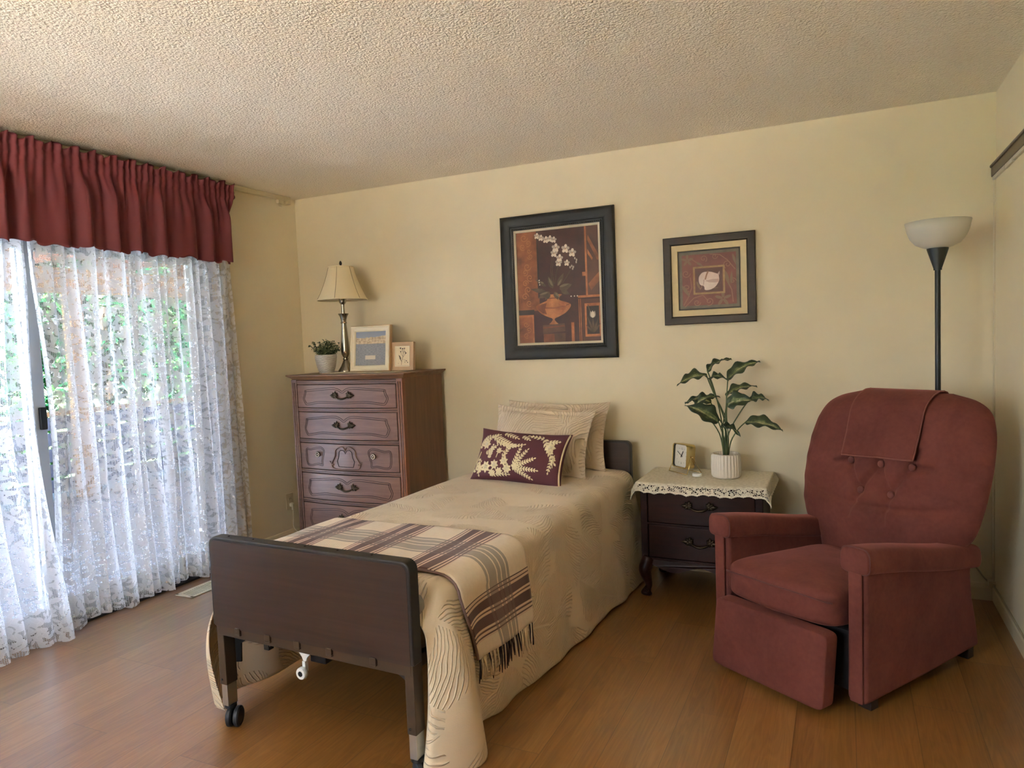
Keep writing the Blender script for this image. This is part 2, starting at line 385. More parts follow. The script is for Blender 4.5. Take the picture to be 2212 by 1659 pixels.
# ------------------------------------------------------------------ valance, its rod and the ceiling rail
m, t, b = new_mat('burgundy velvet'); MATS['velvet'] = m
b.inputs['Base Color'].default_value = lin((96, 33, 38)); b.inputs['Roughness'].default_value = .75
b.inputs['Sheen Weight'].default_value = .5; b.inputs['Sheen Tint'].default_value = lin((150, 70, 72)); b.inputs['Sheen Roughness'].default_value = .4
VELVET = m
val = thing('valance', 'dark burgundy gathered velvet valance above the lace curtains', 'valance', (.12, -2, 2.15))
R = random.Random(4); phs = [R.uniform(0, 6.3) for _ in range(8)]
def vz(b): return interp([(0, 2.408), (.14, 2.352), (.2, 2.325), (1, 1.918)], b)
def vf(a, b):
    y = lerp(-.70, -3.3, a); z = vz(b); s = a*2.6
    g = sm(.17, .5, b)
    w1 = sin(s*2*PI/.085+phs[0]+1.3*sin(s*7+phs[1])); w2 = sin(s*2*PI/.14+phs[2]+1.5*sin(s*4+phs[3])); w3 = sin(s*2*PI/.04+phs[4]+2*sin(s*9))
    x = .125 + lerp(.006, .020, g)*w2*g + lerp(.003, .012, g)*w1 + (.004*w3 if b < .45 else .004*w3*(1-sm(.45,.8,b)))
    x += .012*g
    if b < .14: x += .010*w3*(1-b/.14) + .01*(1-b/.14); z += .012*sin(s*61+phs[5])*(1-b/.14)
    if .12 <= b <= .22: x += .007
    y += .02*g*sin(s*9+phs[6])
    z += (.006*sin(s*2*PI/.085+phs[7]) + .010*(sin(s*2*PI/.3) > .3)*1 - .004)*sm(.8, 1, b)
    if a < .02: y -= .055*g*(1 - 0)*(1-a/.02)
    return (x-.12, y+2, z-2.15)
MB().grid(vf, 640, 40).build('skirt', VELVET, val, smooth=True, solid=.003)
rod = thing('curtain_rod', 'thin dark curtain rod with ball finial holding the velvet valance', 'rod', (.106, -2, 2.338))
IRON = plain('dark iron', (34, 24, 22), .45, .6)
MB().tube([(0,-1.34,0), (0,1.30,0)], .006).build('rod', IRON, rod, smooth=True)
MB().ball((0,1.315,0), .017).tube([(0,1.29,0),(0,1.302,0)], .012).build('finial', IRON, rod, smooth=True)
MB().box((-.104,1.265,-.012),(.0,1.285,.006)).build('bracket', IRON, rod)
rail = thing('curtain_rail', 'cream painted traverse rail along the ceiling above the lace curtains', 'rail', (0, -1.7, 2.40))
MB().box((.001,-1.6,.010),(.044,1.60,.039)).box((.040,-1.6,.006),(.050,1.60,.020)).build('track', TRIM, rail, bevel=.004)
MB().box((.001,1.575,-.012),(.046,1.612,.038)).build('end_cap', TRIM, rail, bevel=.004)
MB().box((.012,1.50,-.016),(.036,1.55,.012)).tube([(.022,1.51,-.014),(.022,1.51,-.030),(.022,1.54,-.030)], .004).build('carrier', TRIM, rail, bevel=.003)

# ------------------------------------------------------------------ outdoors: deck, posts, rail fence, patio roof, greenery
random.seed(11)
def m_deck(name, c1, c2, row=.14):
    m, t, b = new_mat(name); o = objc(t); sp = nd(t, 'ShaderNodeSeparateXYZ', {0: o})
    br = nd(t, 'ShaderNodeTexBrick', {'Vector': nd(t, 'ShaderNodeCombineXYZ', {0: sp.outputs[1], 1: sp.outputs[0]}).outputs[0], 'Color1': lin(c1), 'Color2': lin(c2), 'Mortar': lin((40,40,42)), 'Scale': 1., 'Mortar Size': .004, 'Brick Width': 3., 'Row Height': row})
    t.links.new(br.outputs[0], b.inputs['Base Color']); b.inputs['Roughness'].default_value = .7; return m
deck = struct(MB().box((-4.2, -9, -.12), (-.12, 5, -.03)).build('floor_deck', m_deck('skylight blue deck boards', (128,134,150), (150,156,172))))  # bluish cast of skylight put into the board colour
struct(MB().box((-1, -14, -.3), (8, YF-.12, -.2)).build('floor_bounce_slab', plain('pale bounce slab', (194,188,182), .8, nz=.05)))  # unseen slab added to bounce sunlight up through the added window
struct(MB().box((-.3, YF-1.0, 2.42), (W+1.5, YF-.12, 2.52)).build('ceiling_sky_blocker', WALL))  # unseen eave added to keep sky light out of the added window
struct(MB().box((-1, -11.2, -.3), (8, -11, 2.9)).build('wall_sky_blocker', plain('sky blocker plaster', (150,146,138), .9)))  # unseen wall added to block the low sky
struct(MB().box((-60, -60, -1.3), (-4.2, 60, -1.2)).build('ground', plain('garden ground', (58,72,46), .9, nz=.2, nscale=2)))
PEACH = wood('tan painted timber', (150,116,82), (176,140,104), .6, 2)
PINK = wood('pinkish cedar soffit', (140,96,80), (164,118,100), .7, 0)
roof = thing('patio_roof', 'timber patio roof with beams outside the glass door', 'roof', (-1.7, -2, 2.3))
MB().box((-1.8,.2,0.06),(1.56,8.2,.10)).build('roof_deck', PINK, roof)
for i in range(9): MB().box((-1.8, .2+i*.9, -.06), (1.56, .245+i*.9, .06)).build('rafter', PINK, roof)
MB().box((-1.69,-1.2,-.30),(-1.57,8.2,-.06)).build('beam', PEACH, roof)
for i, (yy, lab) in enumerate(((.50, 'tan timber post on the deck, seen through the lace between two pleats'), (-2.6, 'tan timber post on the deck at the far left of the door'))):
    setp(MB().box((-3.40, yy-.07, -.03), (-3.27, yy+.07, 2.0)).build('deck_post', PEACH, bevel=.006), lab, 'post', 'deck posts')
FENCE = plain('skylight blue rail boards', (104,116,146), .7, nz=.06)  # blue of the skylit shade is put into this colour
fn = thing('deck_railing', 'grey blue deck railing of horizontal boards behind the lace', 'railing', (-3.5, -1.8, 0))
for i in range(5): MB().box((-.01, -3.6, .04+i*.155), (.015, 4.4, .165+i*.155)).build('board', FENCE, fn)
MB().box((-.05, -3.6, .80), (.07, 4.4, .84)).build('top_rail', PEACH, fn)
for i in range(6): MB().box((-.06, -3.5+i*1.5, -.03), (-.01, -3.42+i*1.5, .80)).build('upright', PEACH, fn)
m, t, b = new_mat('sunlit leaves'); 
rr = nd(t, 'ShaderNodeNewGeometry').outputs['Random Per Island']
col = ramp(t, rr, [(0, lin((8,34,22))), (.6, lin((20,66,40))), (1, lin((70,116,56)))])
out = [n_ for n_ in t.nodes if n_.type == 'OUTPUT_MATERIAL'][0]; t.nodes.remove(b)
ad = nd(t, 'ShaderNodeMixShader', {0: .35, 1: nd(t, 'ShaderNodeBsdfDiffuse', {0: col}).outputs[0], 2: nd(t, 'ShaderNodeBsdfTranslucent', {0: col}).outputs[0]})
t.links.new(ad.outputs[0], out.inputs[0]); LEAVES = m
BARK = plain('bark', (92,74,58), .9, nz=.3)
def tree(label, x, y, r, h, n, seed):
    R = random.Random(seed); o = thing('garden_tree', label, 'tree', (x, y, -1.2), 0, 'trees beyond the deck')
    M = MB()
    for _ in range(n):
        th = R.uniform(0, 2*PI); q = R.uniform(.55, 1)**.6; zz = R.uniform(.05, 1)
        rad = r*(.55+.45*sin(zz*PI))*q
        p = Vector((rad*cos(th), rad*sin(th), zz*h)); s = R.uniform(.06, .12)
        e = Euler((R.uniform(-1,1), R.uniform(-1,1), R.uniform(0,6.3))).to_matrix()
        M.add([p+e@Vector(k) for k in ((-s,0,0),(-.2*s,-.45*s,.1*s),(s,0,0),(-.2*s,.45*s,.1*s))], [(0,1,2,3)])
    M.build('foliage', LEAVES, o)
    MB().tube([(0,0,0),(.03,.02,h*.4),(0,.05,h*.8)], [.10,.08,.03]).build('trunk', BARK, o, smooth=True)
for i, (x, y) in enumerate(((-5.9,.1),(-6.1,2.7),(-6.4,5.3),(-5.9,-2.5),(-8.6,7.6))):
    tree(['leafy green tree beyond the deck, beside the tan post', 'leafy green tree beyond the deck, behind the right lace panel', 'leafy green tree beyond the deck, farther right behind the lace', 'leafy green tree beyond the deck at the left', 'leafy green tree far off beyond the deck'][i], x, y, 1.25, 4.4+.4*sin(i*3), 4600, i+20)
# ------------------------------------------------------------------ bed (local frame: x across, y from foot to head)
BR = math.radians(-2.3); BO = Vector((1.955, -2.29, 0))
BED = Matrix.Translation(BO) @ Matrix.Rotation(BR, 4, 'Z')
bed = thing('hospital_bed', 'dark brown home care bed on casters with wood grain end boards', 'bed', BO, BR)
PANEL = wood('dark walnut laminate', (40, 27, 22), (60, 43, 35), .38, 0, .6, bmp=.05)
BRIM = plain('dark brown edge band', (30, 26, 24), .45)
BRN = plain('brown painted steel', (74, 60, 46), .42, .35, nz=.05)
CHROME = plain('brushed zinc sleeve', (190, 190, 184), .3, .9)
BLK = plain('black plastic', (20, 21, 23), .4)
TYRE = plain('dark rubber tyre', (36, 38, 42), .55)
WHT = plain('white plastic', (226, 226, 222), .4)
def end_board(name, y0, y1, z0, z1, hw, front):
    # rounded-top panel with an edge band all round
    def outline(hw, z0, z1, r):
        p = [(-hw, z0), (hw, z0)]
        for k in range(7): a = k/6*PI/2; p.append((hw-r+r*cos(a), z1-r+r*sin(a)))
        for k in range(7): a = PI/2+k/6*PI/2; p.append((-hw+r+r*cos(a), z1-r+r*sin(a)))
        return p
    M = MB().prism(outline(hw, z0, z1, .032), lambda x, z: (x, y0, z), lambda x, z: (x, y1, z))
    e = M.build(name, BRIM, bed, bevel=.006, seg=3)
    yy = y0 if front else y1; d = -.0012 if front else .0012
    MB().prism(outline(hw-.012, z0+.0, z1-.012, .024), lambda x, z: (x, yy, z), lambda x, z: (x, yy+d, z)).build('panel_face', PANEL, e)
    return e
fb = end_board('footboard', 0, .048, .388, .713, .440, True)
for x in (-.36, -.24, .0, .14, .28): MB().lathe([(.0045,0),(.0045,.0015),(.0025,.003)], 10, (x, .026, .7125)).build('screw', IRON, fb, smooth=True)
hb = end_board('headboard', 2.165, 2.205, .42, .764, .435, True)
MB().box((-.425, .004, .352), (.425, .040, .388)).build('foot_rail', BRN, bed, bevel=.003)
MB().box((-.425, 2.165, .36), (.425, 2.20, .42)).build('head_rail', BRN, bed, bevel=.003)
for x in (-.315, -.17, -.035, .105, .285):
    MB().box((x-.012, -.005, .372), (x+.012, .004, .394)).box((x-.012, -.005, .366), (x+.012, .008, .372)).build('clip', BRN, bed, bevel=.002)
for x in (-.415, .415):
    for y in (.006, 2.166):
        sx = 1 if x > 0 else -1
        lg = MB().box((x-.017, y, .165), (x+.017, y+.05, .388)).build('leg', BRN, bed, bevel=.003)
        MB().box((x-.014, y+.003, .085), (x+.014, y+.047, .168)).build('sleeve', CHROME, lg, bevel=.002)
        MB().lathe([(.004,0),(.004,.002)], 10).build('bolt', DARK, lg, smooth=True).matrix_local = Matrix.Translation((x-.004, y-.001, .185)) @ Matrix.Rotation(PI/2, 4, 'X')
        ca = MB()
        ca.lathe([(.010,.070),(.022,.074),(.022,.086),(.010,.088)], 16, (x, y+.025, 0))
        c0 = ca.build('caster', BLK, lg, smooth=True, auto=40)
        ang = .45 if sx < 0 else .9
        for k in (-1, 1):
            Mx = Matrix.Translation((x+.012, y+.030, .037)) @ Matrix.Rotation(ang, 4, 'Z') @ Matrix.Rotation(PI/2, 4, 'Y')
            w = MB().lathe([(.012,-.010),(.030,-.010),(.036,-.006),(.037,0),(.036,.006),(.030,.010),(.027,.008),(.012,.011)], 24, (0,0,k*.014))
            w.v = [tuple(Mx @ Vector(p)) for p in w.v]; 
            wo_ = w.build('caster_wheel', TYRE, lg, smooth=True, auto=40)
# gusset plates, side rails, deck bars
for sx in (-1, 1):
    MB().prism([(sx*.395,.35),(sx*.33,.35),(sx*.34,.325),(sx*.365,.31),(sx*.37,.24),(sx*.395,.235)], lambda x, z: (x, .052, z), lambda x, z: (x, .058, z)).build('gusset', BLK, bed)
    MB().box((sx*.40-.014, .05, .352), (sx*.40+.014, 2.166, .395)).build('side_rail', BRN, bed, bevel=.003)
for y in (.25, .6, 1.0, 1.4, 1.8, 2.05): MB().box((-.386, y, .368), (.386, y+.03, .392)).build('cross_bar', BRN, bed)
MB().box((-.26,.06,.30),(-.235,.085,.352)).box((-.232,.06,.315),(-.226,.085,.352)).build('cable_clip', BLK, bed, bevel=.002)
rb = MB().prism([(-.095,.352),(-.015,.352),(-.015,.342),(-.045,.312),(-.055,.29),(-.060,.29),(-.068,.312),(-.095,.342)], lambda x, z: (x, .05, z), lambda x, z: (x, .056, z)).box((-.063,.045,.262),(-.050,.06,.30)).build('roller_bracket', WHT, bed)
def wheel(name, prof, mat, x, y, z, par):
    Mx = Matrix.Translation((x, y, z)) @ Matrix.Rotation(PI/2, 4, 'X'); w = MB().lathe(prof, 20); w.v = [tuple(Mx @ Vector(p)) for p in w.v]
    return w.build(name, mat, par, smooth=True, auto=40)
wheel('roller', [(.009,.0),(.019,.0),(.021,.004),(.021,.014),(.019,.018),(.009,.018)], WHT, -.058, .046, .262, rb)
wheel('roller_hub', [(.001,0),(.0095,0),(.0095,.02),(.001,.02)], DARK, -.058, .047, .262, rb)
MB().box((-.05,.07,.29),(.02,.55,.345)).build('crank_housing', BLK, bed, bevel=.004)

mat_t = thing('mattress', 'grey quilted mattress end peeking between footboard and coverlet', 'mattress', BO, BR)
TICK = plain('grey quilted ticking', (150, 138, 124), .8, nz=.08, nscale=30, bmp=.6, bscale=45, bdist=.006)
rbox((-.435, .055, .397), (.435, 2.15, .575), .05, 4).build('ticking', TICK, mat_t, smooth=True)

# ------------------------------------------------------------------ coverlet with tufted fronds
def frond_height(t, v, cell):
    g, lx, ly, cx = leaf_layer(t, v, cell, .62, .55, (.13,.29,0))
    k = mt(t, 'ADD', mt(t, 'MULTIPLY_ADD', ly, 1.7, mt(t, 'MULTIPLY', lx, -1.0)), mt(t, 'MULTIPLY', mt(t, 'MULTIPLY', ly, ly), -1.1))
    wob = noise(t, v, 14, 2)
    s = mt(t, 'SINE', mt(t, 'MULTIPLY', mt(t, 'MULTIPLY_ADD', wob, .16, k), 80.))
    rib = mt(t, 'POWER', mt(t, 'MAXIMUM', s, 0.), 3.5)
    env = mt(t, 'MULTIPLY', mt(t, 'GREATER_THAN', g, -.22), mt(t, 'GREATER_THAN', ly, .02))
    spine = mt(t, 'LESS_THAN', ly, .012)
    return mt(t, 'MULTIPLY', rib, env)
def m_tuft(name, rgb, cell, dark=.82, dist=.006, strength=.9):
    m, t, b = new_mat(name); u = uvn(t); h = frond_height(t, u, cell)
    c = lin(rgb); n = noise(t, u, 9, 3)
    base = mixc(t, n, tuple(x*.94 for x in c[:3])+(1,), tuple(min(1, x*1.06) for x in c[:3])+(1,))
    col = mixc(t, h, base, tuple(min(1, x*1.10) for x in c[:3])+(1,))
    t.links.new(col, b.inputs['Base Color']); b.inputs['Roughness'].default_value = .85; b.inputs['Specular IOR Level'].default_value = .2
    b.inputs['Sheen Weight'].default_value = .15
    w = noise(t, u, 420, 2)
    bump(t, mt(t, 'MULTIPLY_ADD', w, .10, h), strength, dist, b); return m
COVER = m_tuft('tufted beige cotton', (222, 202, 172), .23, dist=.0048, strength=.9)
ZT = .602
TOPP = [(0, .435), (.05, .455), (.12, .470), (.3, .476), (1.2, .476), (2.05, .474), (2.15, .45), (2.20, .43)]
# hem path on the right: parameter a 0..1 -> (u, v)
HEMR = [(0, .405, .06), (.02, .43, .015), (.05, .475, .02), (.085, .535, .10), (.115, .56, .20), (.15, .50, .30), (.185, .425, .385), (.23, .452, .50), (.40, .490, .88), (.60, .512, 1.35), (.80, .530, 1.80), (.95, .535, 2.08), (1, .52, 2.17)]
HEML = [(0, -.49, .06), (.03, -.53, .06), (.07, -.55, .11), (.13, -.55, .22), (.2, -.535, .40), (.4, -.53, .90), (.7, -.525, 1.5), (1, -.50, 2.17)]
def hem(P, a):
    return sinterp([(p[0], p[1]) for p in P], a), sinterp([(p[0], p[2]) for p in P], a)
RV = [(0, .05), (.05, .075), (.1, .12), (.15, .20), (.2, .36), (.25, .50), (.4, .88), (.6, 1.35), (.8, 1.80), (.95, 2.08), (1, 2.17)]
def row_v(a): return sinterp(RV, a)
RAD = .062
TOPW = 2*(.476-RAD); ARC = RAD*PI/2
def cov(s, a, off=0.):
    """coverlet point: s = arc length from the centre line, a = 0 foot .. 1 head"""
    v = row_v(a); e = sinterp(TOPP, v); zt = ZT - .085*(1-sm(.05, .17, v))**1.5 - .012*sm(2.05, 2.2, v)
    zt += .004*sin(v*9+1)*sin(s*8) + .006*(1-(s/.45)**2 if abs(s) < .45 else 0)
    sg = 1 if s >= 0 else -1; q = abs(s); hw = e-RAD
    if q <= hw: return Vector((s, v, zt+off))
    if q <= hw+ARC:
        th = (q-hw)/RAD; return Vector((sg*(hw+(RAD+off)*sin(th)), v, zt-RAD+(RAD+off)*cos(th)))
    d = q-hw-ARC; drop = zt-RAD
    k = clamp(d/(drop-.008))
    hu, hv = hem(HEMR if sg > 0 else HEML, a); hu = abs(hu)
    kk = k**(1.15-.55*sm(.0,.1,a)*(1-sm(.22,.3,a))) if sg > 0 else k**1.0
    wave = .006*sin(a*34+sg)*k + .004*sin(a*61)*k
    hz = .009 if sg > 0 else .03+.012*sin(a*20)
    z = lerp(drop, hz, k)
    bulge = (.010+.060*(1-sm(.05,.22,a)))*sin(k**.8*PI) if sg < 0 else .012*sin(k*PI)
    return Vector((sg*(lerp(e+off, hu+off, kk)+wave+bulge), lerp(v, hv, k**1.2), z))
SM_ = TOPW/2+ARC+.53
def cgrid(a, b):
    aa = b**1.25; return cov(lerp(-SM_, SM_, a), aa)
cv = MB().grid(cgrid, 150, 150, uvf=lambda a, b: (lerp(-SM_, SM_, a)+3, row_v(b**1.25)))
cover = setp(cv.build('coverlet', COVER, smooth=True, solid=.004), 'beige tufted coverlet draped over the bed down to the floor', 'coverlet')
cover.matrix_world = BED
HEMM = plain('pale coverlet piping', (222, 204, 176), .8)

# ------------------------------------------------------------------ plaid throw
def m_plaid():
    m, t, b = new_mat('cream plaid wool'); u = uvn(t); s = nd(t, 'ShaderNodeSeparateXYZ', {0: u})
    x, y = s.outputs[0], s.outputs[1]                     # x across the bed (arc metres), y along it
    fx = mt(t, 'FRACT', mt(t, 'DIVIDE', mt(t, 'ADD', x, 3.05+.153-.003-.02), .305))
    K, Cc = (1,1,1,1), (0,0,0,1)
    def stripes(f, spans):
        st = [(0., Cc)]
        for a, e in spans: st += [(a, K), (e, Cc)]
        return ramp(t, f, st, 'CONSTANT')
    r = stripes(fx, [(.215,.233),(.262,.280),(.310,.425),(.452,.470)])
    r2 = stripes(fx, [(.500,.622),(.652,.672),(.705,.725)])
    red = mt(t, 'MAXIMUM', r, r2)
    pk = stripes(fx, [(.235,.75)])
    gy = ramp(t, mt(t, 'DIVIDE', mt(t, 'SUBTRACT', y, .17), .5), [(0,Cc),(.34,K),(.375,Cc),(.39,K),(.50,Cc),(.515,K),(.56,Cc),(.575,K),(.64,Cc),(.655,K),(.69,Cc)], 'CONSTANT')
    ez = mt(t, 'LESS_THAN', y, .186)
    cream = mixc(t, noise(t, u, 60, 3), lin((226,206,180)), lin((240,224,200)))
    c = mixc(t, mt(t, 'MULTIPLY', pk, .5), cream, lin((214,172,146)))
    c = mixc(t, mt(t, 'MULTIPLY', gy, .62), c, lin((104,98,96)))
    c = mixc(t, mt(t, 'MULTIPLY', red, mt(t, 'SUBTRACT', .92, mt(t, 'MULTIPLY', gy, .2))), c, lin((74,36,46)))
    tw = nd(t, 'ShaderNodeTexWave', {'Vector': u, 'Scale': 130., 'Distortion': .6}, wave_type='BANDS', bands_direction='DIAGONAL').outputs[0]
    c = mixc(t, mt(t, 'MULTIPLY', tw, .12), c, lin((150,128,110)))
    t.links.new(c, b.inputs['Base Color']); b.inputs['Roughness'].default_value = .9; b.inputs['Specular IOR Level'].default_value = .15; b.inputs['Sheen Weight'].default_value = .2
    bump(t, mt(t, 'ADD', tw, noise(t, u, 300, 2)), .35, .0015, b); return m
PLAID = m_plaid()
def a_of_v(v):
    lo, hi = 0., 1.
    for _ in range(40):
        mi = (lo+hi)/2
        if row_v(mi) < v: lo = mi
        else: hi = mi
    return lo
SEND = TOPW/2 + ARC + .255            # where the right drop ends
throw = thing('throw_blanket', 'cream throw blanket with burgundy and grey plaid across the foot of the bed', 'blanket', BO, BR)
def thf(a, b, lay=0, ext=0.):
    s = lerp(-.505, SEND, a) + ext; d = max(0, s-.50)
    v0 = .188 + .02*a + .11*sm(.5, .83, s)*1.0; v1 = .668 - .008*sin(a*5) + .0*a
    v = lerp(v0, v1, b) - .0
    p = cov(s, a_of_v(v), .009+.007*lay)
    p.y = lerp(p.y, v, .75); p.x += .012*sm(.45, .8, s)*(1 if s > 0 else 0)
    p.z += .0015*sin(s*40+b*9)
    return p
MB().grid(lambda a, b: thf(a, b, 0), 90, 34, uvf=lambda a, b: (lerp(-.505, SEND, a), lerp(.17, .67, b))).build('under_fold', PLAID, throw, smooth=True, solid=.004)
MB().grid(lambda a, b: thf(a, b, 1), 90, 34, uvf=lambda a, b: (lerp(-.505, SEND, a), lerp(.17, .67, b))).build('upper_fold', PLAID, throw, smooth=True, solid=.004)
MB().tube([thf(k/60, 0, .5)+Vector((0,-.002,0)) for k in range(61)], [.0048]*61, 8).build('bound_edge', plain('grey twill edge', (122,98,94), .9, bmp=.6, bscale=500), throw, smooth=True)
FR1 = plain('cream fringe yarn', (224,204,176), .9); FR2 = plain('dark fringe yarn', (58,44,44), .9)
R = random.Random(9); NT_ = 46
for i in range(NT_):
    b = (i+.5)/NT_; ly_ = R.choice((0, 1)); vv = b
    dk = (.35 < vv < .69 and i % 3 != 0) or vv < .05 or vv > .965 or (i % 7 == 0)
    ln = R.uniform(.075, .10); dx = R.uniform(-.006, .010); dy = R.uniform(-.012, .012)
    q = [thf(1, b, ly_, ln*e_)+Vector((dx*e_, dy*e_, 0)) for e_ in (0, .35, .7, 1.)]
    MB().tube(q, [.0034, .0030, .0034, .0016], 6).build('tassel', FR2 if dk else FR1, throw, smooth=True)

# ------------------------------------------------------------------ pillows
def pillow(hw, hh, th, n=36, pinch=.07, flange=0., pw=.5):
    M = MB()
    def mk(sd):
        def f(a, b):
            s, t_ = 2*a-1, 2*b-1
            s = math.copysign(abs(s)**.8, s); t_ = math.copysign(abs(t_)**.8, t_)
            x = hw*s*(1-pinch*(1-t_*t_)*abs(s)**2); y = hh*t_*(1-pinch*1.3*(1-s*s)*abs(t_)**2)
            si = clamp(abs(s)/(1-flange/hw)); ti = clamp(abs(t_)/(1-flange/hh))
            h = th*max(0, (1-si**2.2))**pw*max(0, (1-ti**2.2))**pw
            h += .003*sin(s*7+t_*4)*(1-si)*(1-ti)
            return (x, y, sd*(h+.0022))
        return f
    M.grid(mk(1), n, n, uvf=lambda a, b: ((2*a-1)*hw+1.3, (2*b-1)*hh+.7)); M.grid(mk(-1), n, n, flip=True, uvf=lambda a, b: ((2*a-1)*hw+2.1, (2*b-1)*hh+1.9))
    # close the rim
    rim = []
    for i in range(n): rim.append((i, 0))
    for j in range(n): rim.append((n, j))
    for i in range(n, 0, -1): rim.append((i, n))
    for j in range(n, 0, -1): rim.append((0, j))
    N = (n+1)**2
    for k in range(len(rim)):
        i0, j0 = rim[k]; i1, j1 = rim[(k+1) % len(rim)]
        p, q = j0*(n+1)+i0, j1*(n+1)+i1; M.f.append((p, N+p, N+q, q)); M.mi.append(0)
    return M, mk(1)
SHAM = m_tuft('tufted beige sham', (212, 192, 164), .32, dist=.005, strength=.8)
def place(base, tilt, rz, roll_=0):
    """bed-local: pillow stands on its lower edge, leaning back by tilt"""
    return BED @ Matrix.Translation(base) @ Matrix.Rotation(rz, 4, 'Z') @ Matrix.Rotation(PI/2-tilt, 4, 'X') @ Matrix.Rotation(roll_, 4, 'Z')
def sham(label, base, tilt, rz, hw, hh, th, roll_=0):
    M, _ = pillow(hw, hh, th, pinch=.085, flange=.03, pw=.55)
    o = M.build('pillow', SHAM, smooth=True); o.matrix_world = place(base, tilt, rz, roll_) @ Matrix.Translation((0, hh, 0))
    return setp(o, label, 'pillow', 'tufted pillow shams')
sham('beige tufted pillow at the very back, against the headboard and wall', (.005, 2.035, .610), math.radians(14), .02, .325, .200, .062, math.radians(-1))
sham('beige tufted pillow in front, right behind the embroidered burgundy cushion', (-.025, 1.845, .610), math.radians(20), -.02, .315, .195, .072, math.radians(-3))
CUSH = plain('burgundy cotton', (84, 40, 48), .85, nz=.06, bmp=.2, bscale=500, sheen=.2)
CM, cfun = pillow(.285, .150, .068, pinch=.075, pw=.5)
cush = CM.build('cushion', CUSH, smooth=True)
cush.matrix_world = place((-.035, 1.62, .612), math.radians(27), math.radians(-4), math.radians(-2)) @ Matrix.Translation((0, .135, 0))
setp(cush, 'small burgundy cushion embroidered with cream leaves, in front of the beige pillows', 'cushion')
EMB = plain('cream embroidery', (216, 200, 160), .7, bmp=.5, bscale=300); BEAD = plain('pearly beads', (240, 234, 214), .25)
def onp(x, y, off=.002):
    # surface point of the cushion front near plan position (x, y)
    s, t_ = clamp(x/.285, -.97, .97), clamp(y/.150, -.97, .97)
    ia = (math.copysign(abs(s)**1.25, s)+1)/2; ib = (math.copysign(abs(t_)**1.25, t_)+1)/2
    p = Vector(cfun(ia, ib)); p.z += off; return p
EM = MB()
def eleaf(x, y, ang, L, w):
    n = 5; pts = []
    for k in range(n+1):
        q = k/n; pts.append((q*L, w*sin(PI*q**.8)))
    poly = pts + [(a, -h) for a, h in pts[-2:0:-1]]
    ca, sa = cos(ang), sin(ang); vs = []
    for a, h in poly: vs.append(onp(x+a*ca-h*sa, y+a*sa+h*ca, .0032))
    c = onp(x+.5*L*ca, y+.5*L*sa, .006); vs.append(c); m_ = len(poly)
    EM.add(vs, [(i, (i+1) % m_, m_) for i in range(m_)])
def frond(x, y, ang, L, nl, lw=.0055, bend=0., w=.0022, ll=.026):
    pts = []; px, py, a = x, y, ang
    for k in range(nl+1):
        pts.append((px, py, a)); px += L/nl*cos(a); py += L/nl*sin(a); a += bend/nl
    for k, (qx, qy, qa) in enumerate(pts):
        l_ = ll*(1-.45*k/nl)*(.75 if k == 0 else 1)
        if k < nl:
            for sd in (1, -1): eleaf(qx, qy, qa+sd*.75, l_, lw*.8)
        else: eleaf(qx, qy, qa, l_, lw*.8)
    EM.tube([onp(qx, qy, .002) for qx, qy, _ in pts], w, 5)
def flower(x, y, r, n=6, rot=0):
    for k in range(n): eleaf(x, y, rot+2*PI*k/n, r, r*.30)
cx_, cy_ = .005, -.075
for ang, L, nl in ((1.30, .115, 7), (.95, .125, 8), (.45, .135, 9), (-.02, .145, 9), (-.42, .125, 8)): frond(cx_, cy_, ang, L, nl)
frond(-.07, -.02, 1.0, .08, 5, .005); frond(-.16, -.035, 1.45, .07, 5, .008)
frond(-.255, .02, 1.2, .09, 6, .007, -.5); frond(-.10, .12, -.2, .10, 5, .006, -.2, ll=.03); frond(-.06, .035, .1, .11, 6, .006, .2, ll=.022); frond(-.19, -.01, .5, .08, 5, .006, .3); frond(.24, .01, -1.9, .09, 5, .006, .2); frond(-.14, -.125, .1, .12, 6, .006, -.1)
frond(-.21, .065, .75, .09, 5, .007, -.6); frond(-.16, .09, -.35, .13, 7, .007, .1, ll=.04); frond(-.13, .06, -.25, .14, 6, .007, .35)
frond(.16, .10, -1.0, .15, 7, .008, .1, ll=.035); frond(.15, .105, 3.0, .09, 4, .007); frond(.19, .085, .2, .05, 3, .008)
frond(.02, .11, -.4, .05, 3, .006); frond(-.235, -.04, -1.6, .09, 5, .007, .4); frond(-.265, -.115, .9, .07, 4, .006)
for x, y, r in ((-.205, .045, .034), (-.175, -.085, .036), (-.115, -.07, .030), (-.055, -.045, .028), (-.03, -.085, .030), (-.08, -.105, .026), (-.10, .01, .02), (.205, .055, .034), (-.22, -.095, .026), (-.13, -.115, .024)): flower(x, y, r, 7, x*9)
for x0, y0, pts in ((0,0,[(-.11,-.03),(-.105,0),(-.075,.01),(-.055,-.005),(-.05,-.04)]), (0,0,[(-.05,.02),(-.06,-.01),(-.05,-.045),(-.03,-.075)]), (0,0,[(-.24,.0),(-.25,-.03),(-.26,-.06),(-.25,-.09)]), (0,0,[(-.18,.1),(-.14,.075),(-.10,.05),(-.05,.035),(.02,.045)]), (0,0,[(.24,.02),(.235,-.02),(.24,-.05)])):
    EM.tube([onp(x, y, .0025) for x, y in pts], .003, 5)
EM.build('embroidery', EMB, cush, smooth=True)
BD = MB()
for x, y, r in ((-.205,.045,.012), (-.175,-.085,.014), (-.115,-.07,.012), (-.055,-.045,.012), (-.03,-.085,.014), (.205,.055,.012)):
    for k in range(9): p = onp(x+r*cos(k*2.4)*math.sqrt(k/9), y+r*sin(k*2.4)*math.sqrt(k/9), .007); BD.ball(p, .0028, 6)
